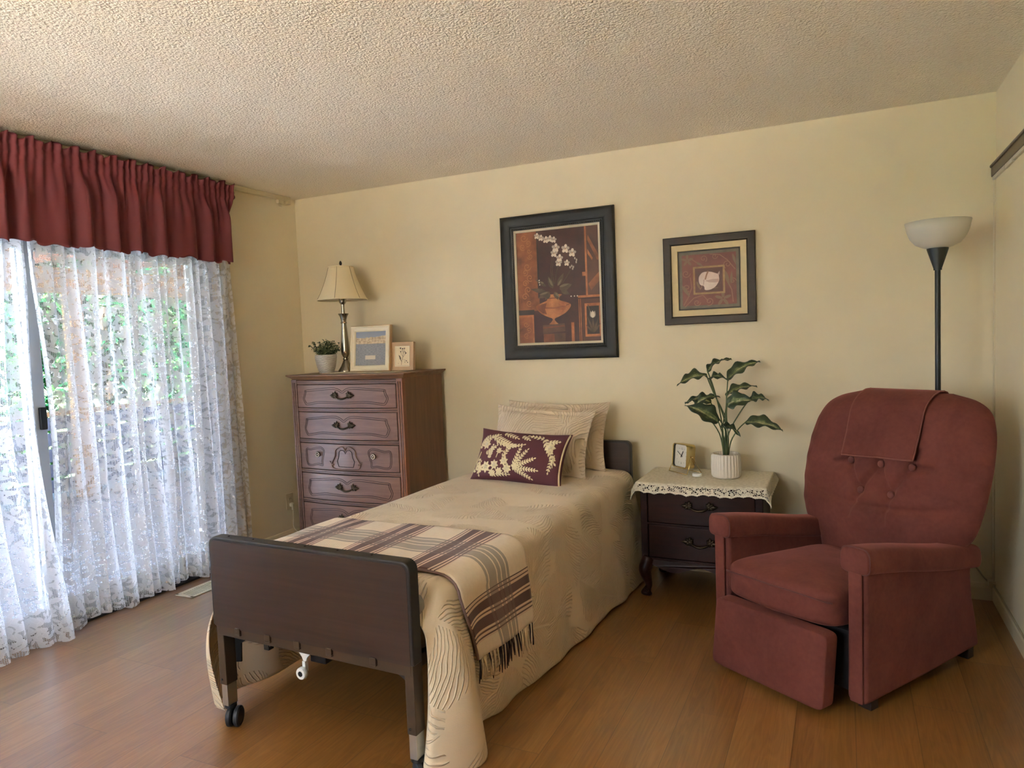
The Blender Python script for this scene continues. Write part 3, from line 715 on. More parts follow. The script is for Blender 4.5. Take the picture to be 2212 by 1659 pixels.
BD.build('beads', BEAD, cush, smooth=True)
rim = [onp(.285*.985, .147*(2*k/20-1), -.004) for k in range(21)]
MB().tube(rim, .0055, 6).build('piping', EMB, cush, smooth=True)
# ------------------------------------------------------------------ furniture helpers
DRW = wood('plum brown lacquered wood', (102, 74, 64), (130, 100, 87), .30, 0, .5, coat=.25, bmp=.04)
DSIDE = wood('brown oak grain side', (84, 54, 32), (118, 80, 50), .45, 2, 1.0)
DTOP = wood('worn brown top', (104, 72, 50), (140, 104, 76), .42, 0, .7)
DEDGE = wood('reddish brown edge', (112, 66, 40), (136, 88, 58), .4, 2, .8)
GROOVE = plain('groove shade tone', (46, 28, 26), .5)  # dark raised lines paint the shade of recessed grooves
BRASS = plain('antique dark brass', (74, 62, 46), .38, .85, nz=.3, nscale=120)
def loop_smooth(pts, n=4, closed=True):
    out = []; m = len(pts)
    for i in range(m if closed else m-1):
        p0, p1, p2, p3 = [Vector(pts[(i+k) % m] if closed else pts[max(0, min(m-1, i+k))]) for k in (-1, 0, 1, 2)]
        for k in range(n):
            t = k/n; out.append(.5*((2*p1) + (p2-p0)*t + (2*p0-5*p1+4*p2-p3)*t*t + (3*p1-p0-3*p2+p3)*t**3))
    if not closed: out.append(Vector(pts[-1]))
    return out
def inset(pts, d):
    m = len(pts); ar = sum(pts[i][0]*pts[(i+1) % m][1]-pts[(i+1) % m][0]*pts[i][1] for i in range(m)); sg = 1 if ar > 0 else -1; out = []
    for i in range(m):
        t = Vector(pts[(i+1) % m]) - Vector(pts[i-1]); t = t.normalized() if t.length else Vector((1,0)); out.append((pts[i][0]-sg*t.y*d, pts[i][1]+sg*t.x*d))
    return out
def bail_handle(name, par, fx, x, z, w, mat=None):
    """leafy cabinet pull on a bowed front fx(x)->y ; w = distance between its two leaf clusters"""
    M = MB(); mat = mat or BRASS
    for sd in (-1, 1):
        cx, cy = x+sd*w/2, fx(x+sd*w/2)
        M.ball((cx, cy-.004, z), .010, 8, (1, .8, 1))
        for ang, L, wd in ((PI/2, .030, .010), (.75, .030, .009), (.05, .044, .011), (-.6, .026, .009), (2.3, .024, .008), (PI, .018, .007), (-1.7, .018, .007)):
            a = ang if sd > 0 else PI-ang; ca, sa = cos(a), sin(a); n = 4; rows = []
            for k in range(n+1):
                q = k/n; hw_ = wd*sin(PI*(.12+.88*q)**.9)*(1 if k < n else .15)
                for s_ in (-1, 0, 1): rows.append((cx+ca*L*q-sa*hw_*s_, cy-.003-.006*sin(PI*q)-(.003 if s_ == 0 else 0), z+sa*L*q+ca*hw_*s_))
            M.add(rows, [(3*k+j, 3*k+j+1, 3*k+j+4, 3*k+j+3) for k in range(n) for j in (0, 1)])
    pts = []
    for k in range(13):
        q = k/12; xx = lerp(x-w/2, x+w/2, q); pts.append((xx, fx(xx)-.006-.014*sin(PI*q), z-.002-.018*sin(PI*q)**.8))
    M.tube(pts, [.0036+.0020*sin(PI*k/12) for k in range(13)], 8)
    return M.build(name, mat, par, smooth=True, solid=.0012)
def bowed(M, x0, x1, z0, z1, fx, th, n=16):
    """slab with a bowed front face"""
    fr = [(lerp(x0, x1, k/n),) for k in range(n+1)]
    poly = [(p[0], fx(p[0])) for p in fr] + [(x1, th), (x0, th)]
    return M.prism(poly, lambda a, b: (a, b, z0), lambda a, b: (a, b, z1))
PANELP = [(0,.42),(.055,.58),(.16,.73),(.36,.71),(.6,.62),(.80,.54),(.82,.42),(.835,.15),(.865,-.22),(.83,-.62),(.79,-.78),(.72,-.76),(.58,-.66),(.42,-.60),(0,-.66)]
def groove(par, fx, pts, cx, cz, hw, hh, gap=.011, r=.0016, name='panel_groove'):
    full = [(cx+p[0]*hw, cz+p[1]*hh) for p in pts]
    M = MB()
    for d in (0, gap):
        q = inset(full, d) if d else full
        M.tube([(p[0], fx(p[0])-.0002, p[1]) for p in q], r, 6, closed=True)
    return M.build(name, GROOVE, par, smooth=True)
def mirrored(half): return half + [(-x, z) for x, z in half[-2:0:-1]]

# ------------------------------------------------------------------ tall dresser
TD = 1.198
dr = thing('dresser', 'tall brown five drawer dresser in the corner, holding the lamp and frames', 'dresser', (.762, -.275, 0))
fxd = lambda x: -.232 - .030*(1-(x/.40)**2)
MB().box((-.425, -.222, .12), (.425, .235, TD-.03)).build('carcass', DSIDE, dr)
for sd in (-1, 1):
    M = MB().box((sd*.43-.0 if sd < 0 else .385, -.235, .0), (-.385 if sd < 0 else .43, -.20, TD-.03))
    st = M.build('corner_stile', DEDGE if sd > 0 else DRW, dr, bevel=.004)
    MB().tube([(sd*.400, -.235, .16), (sd*.400, -.235, TD-.05)], .005).tube([(sd*.415, -.235, .16), (sd*.415, -.235, TD-.05)], .004).build('reeding', DRW, st, smooth=True)
    MB().box((sd*.415-.02, .19, 0), (sd*.415+.02, .235, .14)).build('rear_leg', DSIDE, dr)
M = MB(); zt = TD
prof = [(0, -.030), (.006, -.022), (.012, -.018), (.024, -.010), (.028, -.006), (.028, 0)]
def topo(o, z):
    n = 24; P = [(-.428-o, .24), (-.428-o, -.225-o)] + [(lerp(-.40, .40, k/n), fxd(lerp(-.40, .40, k/n))-.006-o) for k in range(n+1)] + [(.428+o, -.225-o), (.428+o, .24)]
    return [(x, y, zt+z) for x, y in P]
rings = [topo(o, z) for o, z in prof]; n_ = len(rings[0])
M.add([p for r_ in rings for p in r_], [(j*n_+i, j*n_+(i+1) % n_, (j+1)*n_+(i+1) % n_, (j+1)*n_+i) for j in range(len(prof)-1) for i in range(n_)] + [tuple(range(n_-1,-1,-1)), tuple(range((len(prof)-1)*n_, len(prof)*n_))])
M.build('top', DTOP, dr, smooth=True, auto=35)
edges = [1.150, .975, .775, .580, .385, .185]
for z in edges:
    M = MB(); bowed(M, -.388, .388, z-.012, z+.010, lambda x: fxd(x)+.002, -.20)
    r_ = M.build('drawer_rail', DRW, dr, bevel=.003)
    MB().tube([(lerp(-.385,.385,k/20), fxd(lerp(-.385,.385,k/20))+.001, z-.001) for k in range(21)], .0016, 6).build('rail_groove', GROOVE, r_)
full = mirrored(PANELP); fulls = [tuple(p) for p in loop_smooth(full, 3)]
KNOB = plain('brass and cream knob', (226, 216, 196), .3)
for i in range(5):
    z1, z0 = edges[i]-.016, edges[i+1]+.014; cz, hh = (z0+z1)/2, (z1-z0)/2
    M = MB(); bowed(M, -.380, .380, z0, z1, fxd, -.19)
    d = M.build('drawer', DRW, dr, bevel=.003)
    if i != 2:
        groove(d, fxd, fulls, 0, cz, .380, hh)
        bail_handle('handle', d, fxd, 0, cz+.05*hh, .100)
    else:
        side = [(-1,.55),(-.5,.56),(.2,.72),(.62,.74),(.92,.5),(.86,.1),(.72,-.35),(.70,-.72),(.2,-.66),(-.4,-.78),(-.9,-.72),(-1.06,-.2)]
        for sd in (-1, 1):
            pp = [(-sd*x if sd > 0 else x, z) for x, z in side]
            groove(d, fxd, [tuple(p) for p in loop_smooth(pp, 3)], sd*.245, cz, .082, hh, .009)
            kx = -.235 if sd < 0 else .178+.04
            k = MB().lathe([(.008,0),(.008,.006),(.017,.010),(.018,.014),(.014,.019),(.004,.020)], 20)
            Mx = Matrix.Translation((sd*.215, fxd(.215)+.001, cz+.18*hh)) @ Matrix.Rotation(PI/2, 4, 'X'); k.v = [tuple(Mx @ Vector(p)) for p in k.v]
            kb = k.build('knob', BRASS, d, smooth=True)
            k = MB().lathe([(.012,.0192),(.0155,.0185),(.0155,.0205),(.0115,.0212)], 20, cap=False); k.lathe([(.0005,.0215),(.004,.0212),(.0045,.02)], 12); k.v = [tuple(Mx @ Vector(p)) for p in k.v]
            k.build('knob_ring', KNOB, kb, smooth=True)
        sh = mirrored([(0,.30),(.16,.52),(.46,.56),(.66,.42),(.72,.0),(.90,-.30),(.74,-.72),(0,-.74)])
        M = MB(); M.tube([(p[0]*.075, fxd(p[0]*.075)-.001, cz+p[1]*hh) for p in sh], .0022, 6, closed=True); M.build('panel_groove', GROOVE, d, smooth=True)
        ou = mirrored([(0,.60),(.14,.84),(.5,.88),(.95,.60),(1.02,.1),(1.42,-.58),(1.10,-.96),(0,-1.0)])
        M = MB(); M.tube([(p.x*.078, fxd(p.x*.078)-.002, cz+p.y*hh) for p in loop_smooth([(a, b*.92) for a, b in ou], 3)], .006, 8, closed=True, flat=.7)
        for sd in (-1, 1):
            for k in range(3): M.ball((sd*(.100+.011*k), fxd(.1)-.004, cz-hh*(.55-.10*k)), .008-.0012*k, 8, (1.3,.7,.8))
        M.build('carved_cartouche', DRW, d, smooth=True)
ap = MB(); bowed(ap, -.388, .388, .12, .172, lambda x: fxd(x)+.004, -.2); ap.build('apron', DRW, dr, bevel=.003)

# ------------------------------------------------------------------ things on the dresser
run = thing('lace_runner', 'narrow cream lace runner under the lamp and frames on the dresser', 'runner', (.70, -.30, TD))
LACEC = plain('cream cotton lace', (216, 204, 176), .85, nz=.12, nscale=90, bmp=.6, bscale=300)
def rf(a, b):
    x = lerp(-.182, .38, a); y = lerp(-.12, .14, b)
    if b == 0: y -= .006*abs(sin(a*22))
    return (x, y, .0022+.0008*sin(a*30)*(1-b))
MB().grid(rf, 90, 10).build('cloth', LACEC, run, solid=.0016)
SILV = plain('brushed nickel', (170, 162, 146), .22, 1.)
tl = thing('table_lamp', 'silver table lamp with cream fabric bell shade on the dresser', 'lamp', (.575, -.245, TD+.0042))
MB().lathe([(.054,0),(.054,.006),(.050,.014),(.036,.034),(.022,.062),(.016,.078)], 32).build('base', SILV, tl, smooth=True, auto=50)
MB().lathe([(.013,.078),(.019,.082),(.019,.088),(.013,.092),(.018,.100),(.026,.118),(.0275,.140),(.0255,.19),(.021,.25),(.0165,.316),(.0165,.319),(.0205,.322),(.0205,.328),(.017,.331),(.018,.345),(.024,.366),(.035,.384),(.034,.386),(.012,.384),(.012,.446)], 32).build('column', SILV, tl, smooth=True, auto=50)
MB().lathe([(.012,.446),(.016,.450),(.024,.462),(.026,.472),(.016,.474),(.016,.53)], 24).build('socket', SILV, tl, smooth=True, auto=50)
BULB = plain('frosted bulb', (236,232,220), .3)
MB().lathe([(.014,.53),(.026,.56),(.030,.585),(.022,.61),(.004,.618)], 20).build('bulb', BULB, tl, smooth=True)
MB().tube([(.024,0,.47),(.045,0,.56),(.035,0,.66),(.003,0,.690)], .0018, 6).tube([(-.024,0,.47),(-.045,0,.56),(-.035,0,.66),(-.003,0,.690)], .0018, 6).build('harp', SILV, tl, smooth=True)
MB().lathe([(.004,.688),(.008,.692),(.004,.700),(.008,.710),(.0095,.719),(.006,.730),(.001,.735)], 16).build('finial', IRON, tl, smooth=True)
m, t, b = new_mat('cream lamp fabric'); b.inputs['Base Color'].default_value = lin((226, 210, 172)); b.inputs['Roughness'].default_value = .85
b.inputs['Subsurface Weight'].default_value = 0; bump(t, noise(t, objc(t), 400, 2), .2, .001, b); SHADE = m
def shr(z):  # z 0 bottom .. 1 top
    return sinterp([(0, .163), (.1, .151), (.35, .126), (.7, .098), (1, .080)], z)
def shf(a, q):
    th = 2*PI*a; k = 6; f = 1 - .022*abs(sin(th*k/2+.5))**1.0
    r = shr(q)*f; return (r*cos(th), r*sin(th), lerp(.478, .692, q))
shd = MB().grid(shf, 96, 16, wrap_u=True).build('shade', SHADE, tl, smooth=True, solid=.003)
M = MB()
for k in range(6):
    a = (k*PI/3-.5*2/6)/(2*PI)
    M.tube([tuple(Vector(shf(a, q/12))*1.0+Vector((.0022*cos(2*PI*a), .0022*sin(2*PI*a), 0))) for q in range(13)], .0016, 6)
M.build('seam', plain('shade seam', (150,132,100), .8), shd, smooth=True)
M = MB()
for q in (0, 1): M.tube([shf(k/48, q) for k in range(48)], .0045, 6, closed=True)
M.build('trim_band', SHADE, shd, smooth=True)
# little pot plant
def m_pot():
    m, t, b = new_mat('silvery woven pot'); o = objc(t)
    br = nd(t, 'ShaderNodeTexWave', {'Vector': mapv(t, o, (1,1,1)), 'Scale': 38., 'Distortion': 7., 'Detail': 3.}, wave_type='BANDS', bands_direction='Z').outputs[0]
    n = noise(t, o, 38, 3); h = mt(t, 'MULTIPLY', br, mt(t, 'ADD', n, .3))
    t.links.new(ramp(t, h, [(.1, lin((172,164,154))), (.6, lin((226,220,210)))]), b.inputs['Base Color'])
    b.inputs['Roughness'].default_value = .38; b.inputs['Metallic'].default_value = .3; bump(t, h, .6, .003, b); return m
sp = thing('potted_plant', 'small silvery woven pot with a bushy green plant on the dresser', 'plant', (.480, -.330, TD))
MB().lathe([(.044,0),(.047,.004),(.060,.04),(.069,.085),(.072,.112),(.070,.122),(.066,.124),(.062,.118),(.060,.105),(.001,.105)], 40).build('pot', m_pot(), sp, smooth=True)
GREEN, t, b = new_mat('dark grey green leaves')
rr = nd(t, 'ShaderNodeNewGeometry').outputs['Random Per Island']
t.links.new(ramp(t, rr, [(0, lin((46,62,44))), (.6, lin((82,98,66))), (1, lin((158,156,112)))]), b.inputs['Base Color']); b.inputs['Roughness'].default_value = .5
R = random.Random(5); M = MB(); ST = MB()
for _ in range(64):
    th = R.uniform(0, 2*PI); lean = R.uniform(.0, .092); h = R.uniform(.05, .125)*(1-.35*lean/.092)
    bx, by = .03*cos(th)*R.random(), .03*sin(th)*R.random(); pts = []
    for k in range(6):
        q = k/5; pts.append(Vector((bx+lean*cos(th)*q**.8, by+lean*sin(th)*q**.8, .105+h*q)))
    ST.tube(pts, .0012, 4)
    for k in range(1, 6):
        for sd in (-1, 1):
            p = pts[k]; e = Euler((R.uniform(-.9,.9), R.uniform(-.9,.9), th+sd*1.3+R.uniform(-.4,.4))).to_matrix(); s = R.uniform(.010, .016)
            M.add([p+e@Vector(v) for v in ((0,0,0),(s*.8,s*.55,.002),(s*1.7,0,-.002),(s*.8,-s*.55,.002))], [(0,1,2,3)])
M.build('foliage', GREEN, sp); ST.build('stems', plain('green stems', (62,78,48), .6), sp)
# frames on the dresser
def sweep_frame(M, w, h, prof, mi=None):
    # prof: (inset from the outer edge, height towards the viewer); local x right, z up, front = -y
    vs = []
    for d, y in prof:
        for sx, sz in ((-1,-1),(1,-1),(1,1),(-1,1)): vs.append((sx*(w/2-d), -y, sz*(h/2-d)))
    n = len(prof)
    return M.add(vs, [(j*4+i, j*4+(i+1) % 4, (j+1)*4+(i+1) % 4, (j+1)*4+i) for j in range(n-1) for i in range(4)])
def quadm(M, x0, x1, z0, z1, y): return M.add([(x0,y,z0),(x1,y,z0),(x1,y,z1),(x0,y,z1)], [(0,1,2,3)])
CREAMF = plain('off white painted frame', (226, 214, 184), .45); TANF = plain('natural wood frame', (186, 154, 116), .5, nz=.08)
GREYB = plain('grey backing board', (120,104,84), .8)
def tilt_frame(name, label, x, y, z, w, h, lean, rz, grp):
    root = thing(name, label, 'picture frame', (x, y, z), rz, grp); return root, Matrix.Rotation(-lean, 4, 'X') @ Matrix.Translation((0, 0, h/2))
def tadd(o, Mx): o.matrix_local = Mx; return o
r1, Mx = tilt_frame('picture_frame', 'off white tall frame with a seaside cliff print on the dresser', .795, -.285, TD+.0042, .315, .300, .12, .0, 'frames on the dresser')
M = MB(); sweep_frame(M, .315, .300, [(0,-.018),(0,.004),(.004,.008)]); tadd(M.build('outer_edge', TANF, r1), Mx)
M = MB(); sweep_frame(M, .315, .300, [(.004,.008),(.012,.010),(.016,.007),(.022,.007),(.034,.004),(.040,-.002)]); tadd(M.build('frame_moulding', CREAMF, r1), Mx)
M = MB().box((-.155,.008,-.147),(.155,.018,.147)); tadd(M.build('back', GREYB, r1), Mx)
M = MB().box((-.03,.0,-.15),(.03,.004,-.0)); s_ = M.build('easel_leg', GREYB, r1); s_.matrix_local = Matrix.Translation((0,.115,0)) @ Matrix.Rotation(.36, 4, 'X') @ Matrix.Translation((0,0,.15))
def m_sea():
    m, t, b = new_mat('seaside print'); o = objc(t); s = nd(t, 'ShaderNodeSeparateXYZ', {0: o}); x, z = s.outputs[0], s.outputs[2]
    n = noise(t, mapv(t, o, (60, 1, 420)), 1., 3); sea = ramp(t, n, [(.35, lin((118,118,118))), (.65, lin((158,154,148)))])
    zz = mt(t, 'MULTIPLY_ADD', noise(t, o, 34, 4), .03, mt(t, 'MULTIPLY_ADD', mt(t, 'ABSOLUTE', mt(t, 'ADD', x, .05)), -.10, z))
    cl = mt(t, 'LESS_THAN', zz, .083); cliff = ramp(t, noise(t, mapv(t, o, (34,1,46)), 1.5, 4), [(.32, lin((158,128,94))), (.62, lin((212,190,148)))])
    sky = ramp(t, z, [(.0, lin((166,166,164))), (.11, lin((138,144,154)))])
    c = mixc(t, cl, sky, cliff); c = mixc(t, mt(t, 'LESS_THAN', z, .030), c, sea); t.links.new(c, b.inputs['Base Color']); b.inputs['Roughness'].default_value = .3; return m
M = MB(); quadm(M, -.119, .119, -.112, .112, .003); pr = tadd(M.build('print', m_sea(), r1), Mx)
M = MB().box((-.04,.0015,-.072),(.04,.003,-.046)); tadd(M.build('blank_tag', plain('cream blank tag', (214,200,176), .6), r1), Mx)
r2, Mx = tilt_frame('picture_frame', 'small tan square frame with a dark flower sprig on the dresser', 1.036, -.265, TD+.0042, .165, .182, .10, .0, 'frames on the dresser')
M = MB().box((-.0825,-.004,-.091),(.0825,.020,.091)); tadd(M.build('frame_block', TANF, r2, bevel=.002), Mx)
M = MB(); sweep_frame(M, .112, .130, [(0,.004),(0,.006),(.004,.006),(.006,.0045)]); tadd(M.build('inner_slip', CREAMF, r2), Mx)
M = MB(); quadm(M, -.052, .052, -.061, .061, -.0042); tadd(M.build('paper', plain('cream paper', (222,206,172), .7), r2), Mx)
INK = plain('dark ink', (74,66,62), .7); M = MB(); yk = -.0048
def iline(pts, r): M.tube([(x, yk, z) for x, z in pts], r, 5, flat=.3)
iline([(-.008,-.055),(-.004,-.03),(.004,-.005),(.006,.02),(.002,.045)], .0011)
for pts in ([(-.006,-.035),(-.018,-.015),(-.022,.0)], [(-.005,-.03),(-.014,-.02),(-.02,-.01)], [(.004,-.005),(.016,.005),(.024,.02)], [(.004,.0),(-.008,.012),(-.012,.028)], [(.0,-.02),(.014,-.022),(.03,-.03)], [(.006,.02),(.014,.034),(.016,.048)], [(.004,.03),(-.008,.04),(-.014,.05)]): iline(pts, .0009)
for x, z, r in ((-.022,.002,.004),(.026,.02,.006),(-.012,.03,.005),(.016,.05,.005),(-.014,.052,.006),(.002,.048,.006),(.032,-.03,.004),(.02,-.038,.003),(-.03,-.045,.002),(.04,-.04,.004),(.020,.028,.004)):
    M.add([(x+r*cos(k*PI/3+.3), yk, z+r*sin(k*PI/3+.3)*(.7 if k % 2 else 1)) for k in range(6)], [tuple(range(6))])
for x, z, a in ((-.020,-.022,1.9),(-.012,-.03,1.8)):
    M.add([(x, yk, z),(x+.006*cos(a-.6), yk, z+.02*sin(a)),(x+.03*cos(a), yk, z+.035*sin(a)),(x-.004, yk, z+.02)], [(0,1,2,3)])
tadd(M.build('sprig_drawing', INK, r2), Mx)

# ------------------------------------------------------------------ nightstand
NSW = wood('dark mahogany', (28, 11, 7), (46, 19, 12), .42, 0, .6, bmp=.04)
for n_ in NSW.node_tree.nodes:
    if n_.type == 'BSDF_PRINCIPLED': n_.inputs['Specular IOR Level'].default_value = .22
TN = .600
ns = thing('nightstand', 'dark mahogany two drawer nightstand between the bed and the recliner', 'nightstand', (2.918, -.255, 0))
fxn = lambda x: -.200 - .018*(1-(x/.29)**2)
MB().box((-.30, -.19, .17), (.30, .205, TN-.022)).build('carcass', NSW, ns, bevel=.003)
M = MB(); n = 20
poly = [(lerp(-.318,.318,k/n), fxn(lerp(-.29,.29,k/n))-.022) for k in range(n+1)] + [(.318,.22),(-.318,.22)]
M.prism(poly, lambda a, b: (a, b, TN-.024), lambda a, b: (a, b, TN)); M.build('top', NSW, ns, bevel=.006, seg=3)
for z0, z1 in ((.390,.566),(.205,.378)):
    M = MB(); bowed(M, -.268, .268, z0, z1, fxn, -.17); d = M.build('drawer', NSW, ns, bevel=.005)
    bail_handle('handle', d, fxn, 0, (z0+z1)/2+.012, .100)
for z in (.384, .198):
    M = MB(); bowed(M, -.285, .285, z-.006, z+.006, lambda x: fxn(x)-.004, -.17); M.build('drawer_rail', NSW, ns, bevel=.002)
for sd in (-1, 1): MB().box((sd*.288-.018, -.206, .165), (sd*.288+.018, -.17, TN-.024)).build('corner_stile', NSW, ns, bevel=.004)
M = MB(); P = [(-.285,.198)] + [(lerp(-.285,.285,k/30), .150+.018*cos(k/30*4*PI)-.03*(abs(k/30-.5) > .44)) for k in range(31)] + [(.285,.198)]
M.prism(P, lambda x, z: (x, fxn(x)-.0, z), lambda x, z: (x, fxn(x)+.02, z)); M.build('apron', NSW, ns)
for sx in (-1, 1):
    for sy in (-1, 1):
        y0 = -.188 if sy < 0 else .185; o_ = -1 if sy < 0 else .2
        pts = [(sx*.272, y0, .20), (sx*.284, y0+o_*.012, .165), (sx*.290, y0+o_*.022, .13), (sx*.282, y0+o_*.012, .085), (sx*.276, y0+o_*.008, .05), (sx*.284, y0+o_*.020, .022), (sx*.286, y0+o_*.026, .0)]
        sm_pts = loop_smooth(pts, 4, closed=False)
        rr_ = [sinterp([(0,.03),(.2,.034),(.35,.032),(.6,.020),(.75,.018),(.9,.030),(1,.024)], k/(len(sm_pts)-1)) for k in range(len(sm_pts))]
        lg = MB().tube(sm_pts, rr_, 14).build('leg', NSW, ns, smooth=True)
        if sy < 0:
            c = Vector(pts[-2]); MB().tube([c+Vector((sx*.002+.016*cos(k*.7)*(1-k/14), -.026, .004+.016*sin(k*.7)*(1-k/14))) for k in range(13)], .004, 6).build('scroll', NSW, lg, smooth=True)
# lace doily
m, t, b = new_mat('ecru lace doily'); u = uvn(t); s = nd(t, 'ShaderNodeSeparateXYZ', {0: u}); dist = s.outputs[1]
g, lx, ly, cx = leaf_layer(t, nd(t, 'ShaderNodeCombineXYZ', {0: s.outputs[0], 1: dist}).outputs[0], .020, .48, .34, (0,0,0))
vo = nd(t, 'ShaderNodeTexVoronoi', {'Vector': u, 'Scale': 95.}, voronoi_dimensions='2D', feature='DISTANCE_TO_EDGE').outputs[0]
hole = mt(t, 'MULTIPLY', mt(t, 'MULTIPLY', mt(t, 'LESS_THAN', g, -.05), mt(t, 'GREATER_THAN', vo, .12)), mt(t, 'MULTIPLY', mt(t, 'GREATER_THAN', dist, .010), mt(t, 'LESS_THAN', dist, .046)))
flm = mt(t, 'GREATER_THAN', g, .15)
c = mixc(t, flm, lin((228,220,198)), lin((204,194,172)))
t.links.new(mixc(t, noise(t, u, 30, 3), c, lin((212,202,178))), b.inputs['Base Color']); b.inputs['Roughness'].default_value = .85
t.links.new(mt(t, 'SUBTRACT', 1., hole), b.inputs['Alpha'])
bump(t, mt(t, 'ADD', mt(t, 'MULTIPLY', g, .3), noise(t, u, 260, 2)), .5, .0015, b); DOILY = m
dl = thing('lace_doily', 'ecru lace doily with scalloped edge draped over the nightstand', 'doily', (2.918, -.255, TN))
HX, YB_, YF_ = .322, .205, -.226      # fold lines
def dpt(x, y):
    """flat cloth position -> draped position"""
    ox = max(0, abs(x)-HX); oy = max(0, YF_-y); sx = 1 if x > 0 else -1
    fy = YF_ - .018*(1-(x/.3)**2) if abs(x) < .3 else YF_
    X, Y, Z = x, y, .003
    if oy > 0: Y = fy - .012*(1-math.exp(-oy*40)) - .18*oy; Z -= oy*.95
    if ox > 0: X = sx*(HX + .010*(1-math.exp(-ox*40)) + .35*ox); Z -= ox*.9 if oy == 0 else ox*.95
    Z += .004*sin(x*34)*min(1, oy*20)
    return (X, Y, Z)
nx, ny = 150, 60; XO, YO = HX+.052, YF_-.055
def dq(a, b):
    x = lerp(-XO, XO, a); y = lerp(YO, YB_, b)
    # scallops
    if b < .001: y -= .0
    return x, y
def dgrid(a, b):
    x, y = dq(a, b)
    sc = .006*abs(sin(x*2*PI/.11)) + .002*abs(sin(x*2*PI/.022))
    y2 = y + sc*clamp((YF_-y)/.05); sx = 1 if x > 0 else -1
    sc2 = .006*abs(sin(y*2*PI/.11)) + .002*abs(sin(y*2*PI/.022)); x2 = x - sx*sc2*clamp((abs(x)-HX)/.05)
    return dpt(x2, y2)
def duv(a, b):
    x, y = dq(a, b); d1 = y-YO; d2 = XO-abs(x); return (x if d1 < d2 else y+.77, min(d1, d2))
MB().grid(dgrid, nx, ny, uvf=duv).build('cloth', DOILY, dl, smooth=True, solid=.0012)
ZD = TN + .0042
# clock
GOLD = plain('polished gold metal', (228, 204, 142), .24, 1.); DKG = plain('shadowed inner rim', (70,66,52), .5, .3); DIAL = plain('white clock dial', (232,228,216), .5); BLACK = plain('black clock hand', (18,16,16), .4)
ck = thing('desk_clock', 'gold desk clock with white dial on the lace doily', 'clock', (2.782, -.170, ZD), math.radians(-40))
def rrect(hw, hh, r, n=6):
    P = []
    for cx, cz, a0 in ((hw-r, hh-r, 0), (-hw+r, hh-r, PI/2), (-hw+r, -hh+r, PI), (hw-r, -hh+r, 1.5*PI)):
        for k in range(n+1): a = a0+k/n*PI/2; P.append((cx+r*cos(a), cz+r*sin(a)))
    return P
CM_ = Matrix.Translation((0, 0, .092)) @ Matrix.Rotation(-.10, 4, 'X')
def cadd(M, name, mat, par=ck, **k):
    o = M.build(name, mat, par, **k); o.matrix_local = CM_; return o
hwc, hhc = .062, .066
M = MB(); A, B_ = rrect(hwc, hhc, .018), rrect(hwc-.005, hhc-.005, .015); n = len(A)
vs = [(x, .030, z) for x, z in A]+[(x, -.026, z) for x, z in A]+[(x, -.028, z) for x, z in inset(A, .0015)]+[(x, -.026, z) for x, z in B_]+[(x, -.010, z) for x, z in B_]
M.add(vs, [(j*n+i, j*n+(i+1) % n, (j+1)*n+(i+1) % n, (j+1)*n+i) for j in range(4) for i in range(n)] + [tuple(range(n))])
cadd(M, 'case', GOLD, smooth=True, auto=40)
M = MB(); M.add([(x*.999, -.0245, z*.999) for x, z in B_]+[(x*.999, -.0105, z*.999) for x, z in B_], [(i, (i+1) % n, n+(i+1) % n, n+i) for i in range(n)]); cadd(M, 'inner_rim', DKG, smooth=True)
M = MB(); M.add([(x, -.011, z) for x, z in B_], [tuple(range(n))]); dial = cadd(M, 'dial', DIAL)
M = MB()
for k in range(12):
    if k in (0, 6): continue
    a = k*PI/6; s_, c_ = sin(a), cos(a); q = min(.040/max(1e-3, abs(s_)), .046/max(1e-3, abs(c_)), .047); 
    M.tube([(s_*(q-.007), -.0114, c_*(q-.007)), (s_*q, -.0114, c_*q)], .0008, 4)
cadd(M, 'hour_mark', plain('grey hour marks', (150,146,136), .6))
for txt, z in (('12', .032), ('6', -.046)):
    cu = bpy.data.curves.new('numeral', 'FONT'); cu.body = txt; cu.size = .017; cu.align_x = 'CENTER'; cu.extrude = .0002
    fo = bpy.data.objects.new('numeral_source', cu); C.objects.link(fo); bpy.context.view_layer.update(); me = bpy.data.meshes.new_from_object(fo.evaluated_get(bpy.context.evaluated_depsgraph_get())); bpy.data.objects.remove(fo); o = bpy.data.objects.new('numeral', me); C.objects.link(o); o.parent = ck; me.materials.clear(); me.materials.append(MATS['grey hour marks']); o.matrix_local = CM_ @ Matrix.Translation((0, -.0114, z)) @ Matrix.Rotation(PI/2, 4, 'X')
def hand(nm, ang, L, w):
    M = MB(); s_, c_ = sin(ang), cos(ang); f = lambda u_, v_: (u_*s_+v_*c_, u_*c_-v_*s_)
    P = [f(-.010, -w), f(L, -w*.8), f(L, w*.8), f(-.010, w)]
    M.prism(P, lambda x, z: (x, -.0125, z), lambda x, z: (x, -.0135, z)); cadd(M, nm, BLACK)
hand('hour_hand', math.radians(27), .028, .0028); hand('minute_hand', math.radians(-60), .040, .0016)
M = MB(); M.ball((0, -.013, 0), .0045, 10, (1, .4, 1)); cadd(M, 'pin', BLACK, smooth=True)
for sd in (-1, 1):
    x = sd*.070
    MB().tube([(x*1.10, -.040, .002), (x, .004, .090), (x*1.10, .058, .002)], .0021, 8).build('stand_leg', GOLD, ck, smooth=True)
    MB().ball((x*1.03, .004, .090), .0055, 10).build('pivot', GOLD, ck, smooth=True)
MB().tube([(-.077,-.040,.002),(.077,-.040,.002)], .0018, 8).tube([(-.077,.058,.002),(.077,.058,.002)], .0018, 8).build('stand_bar', GOLD, ck, smooth=True)
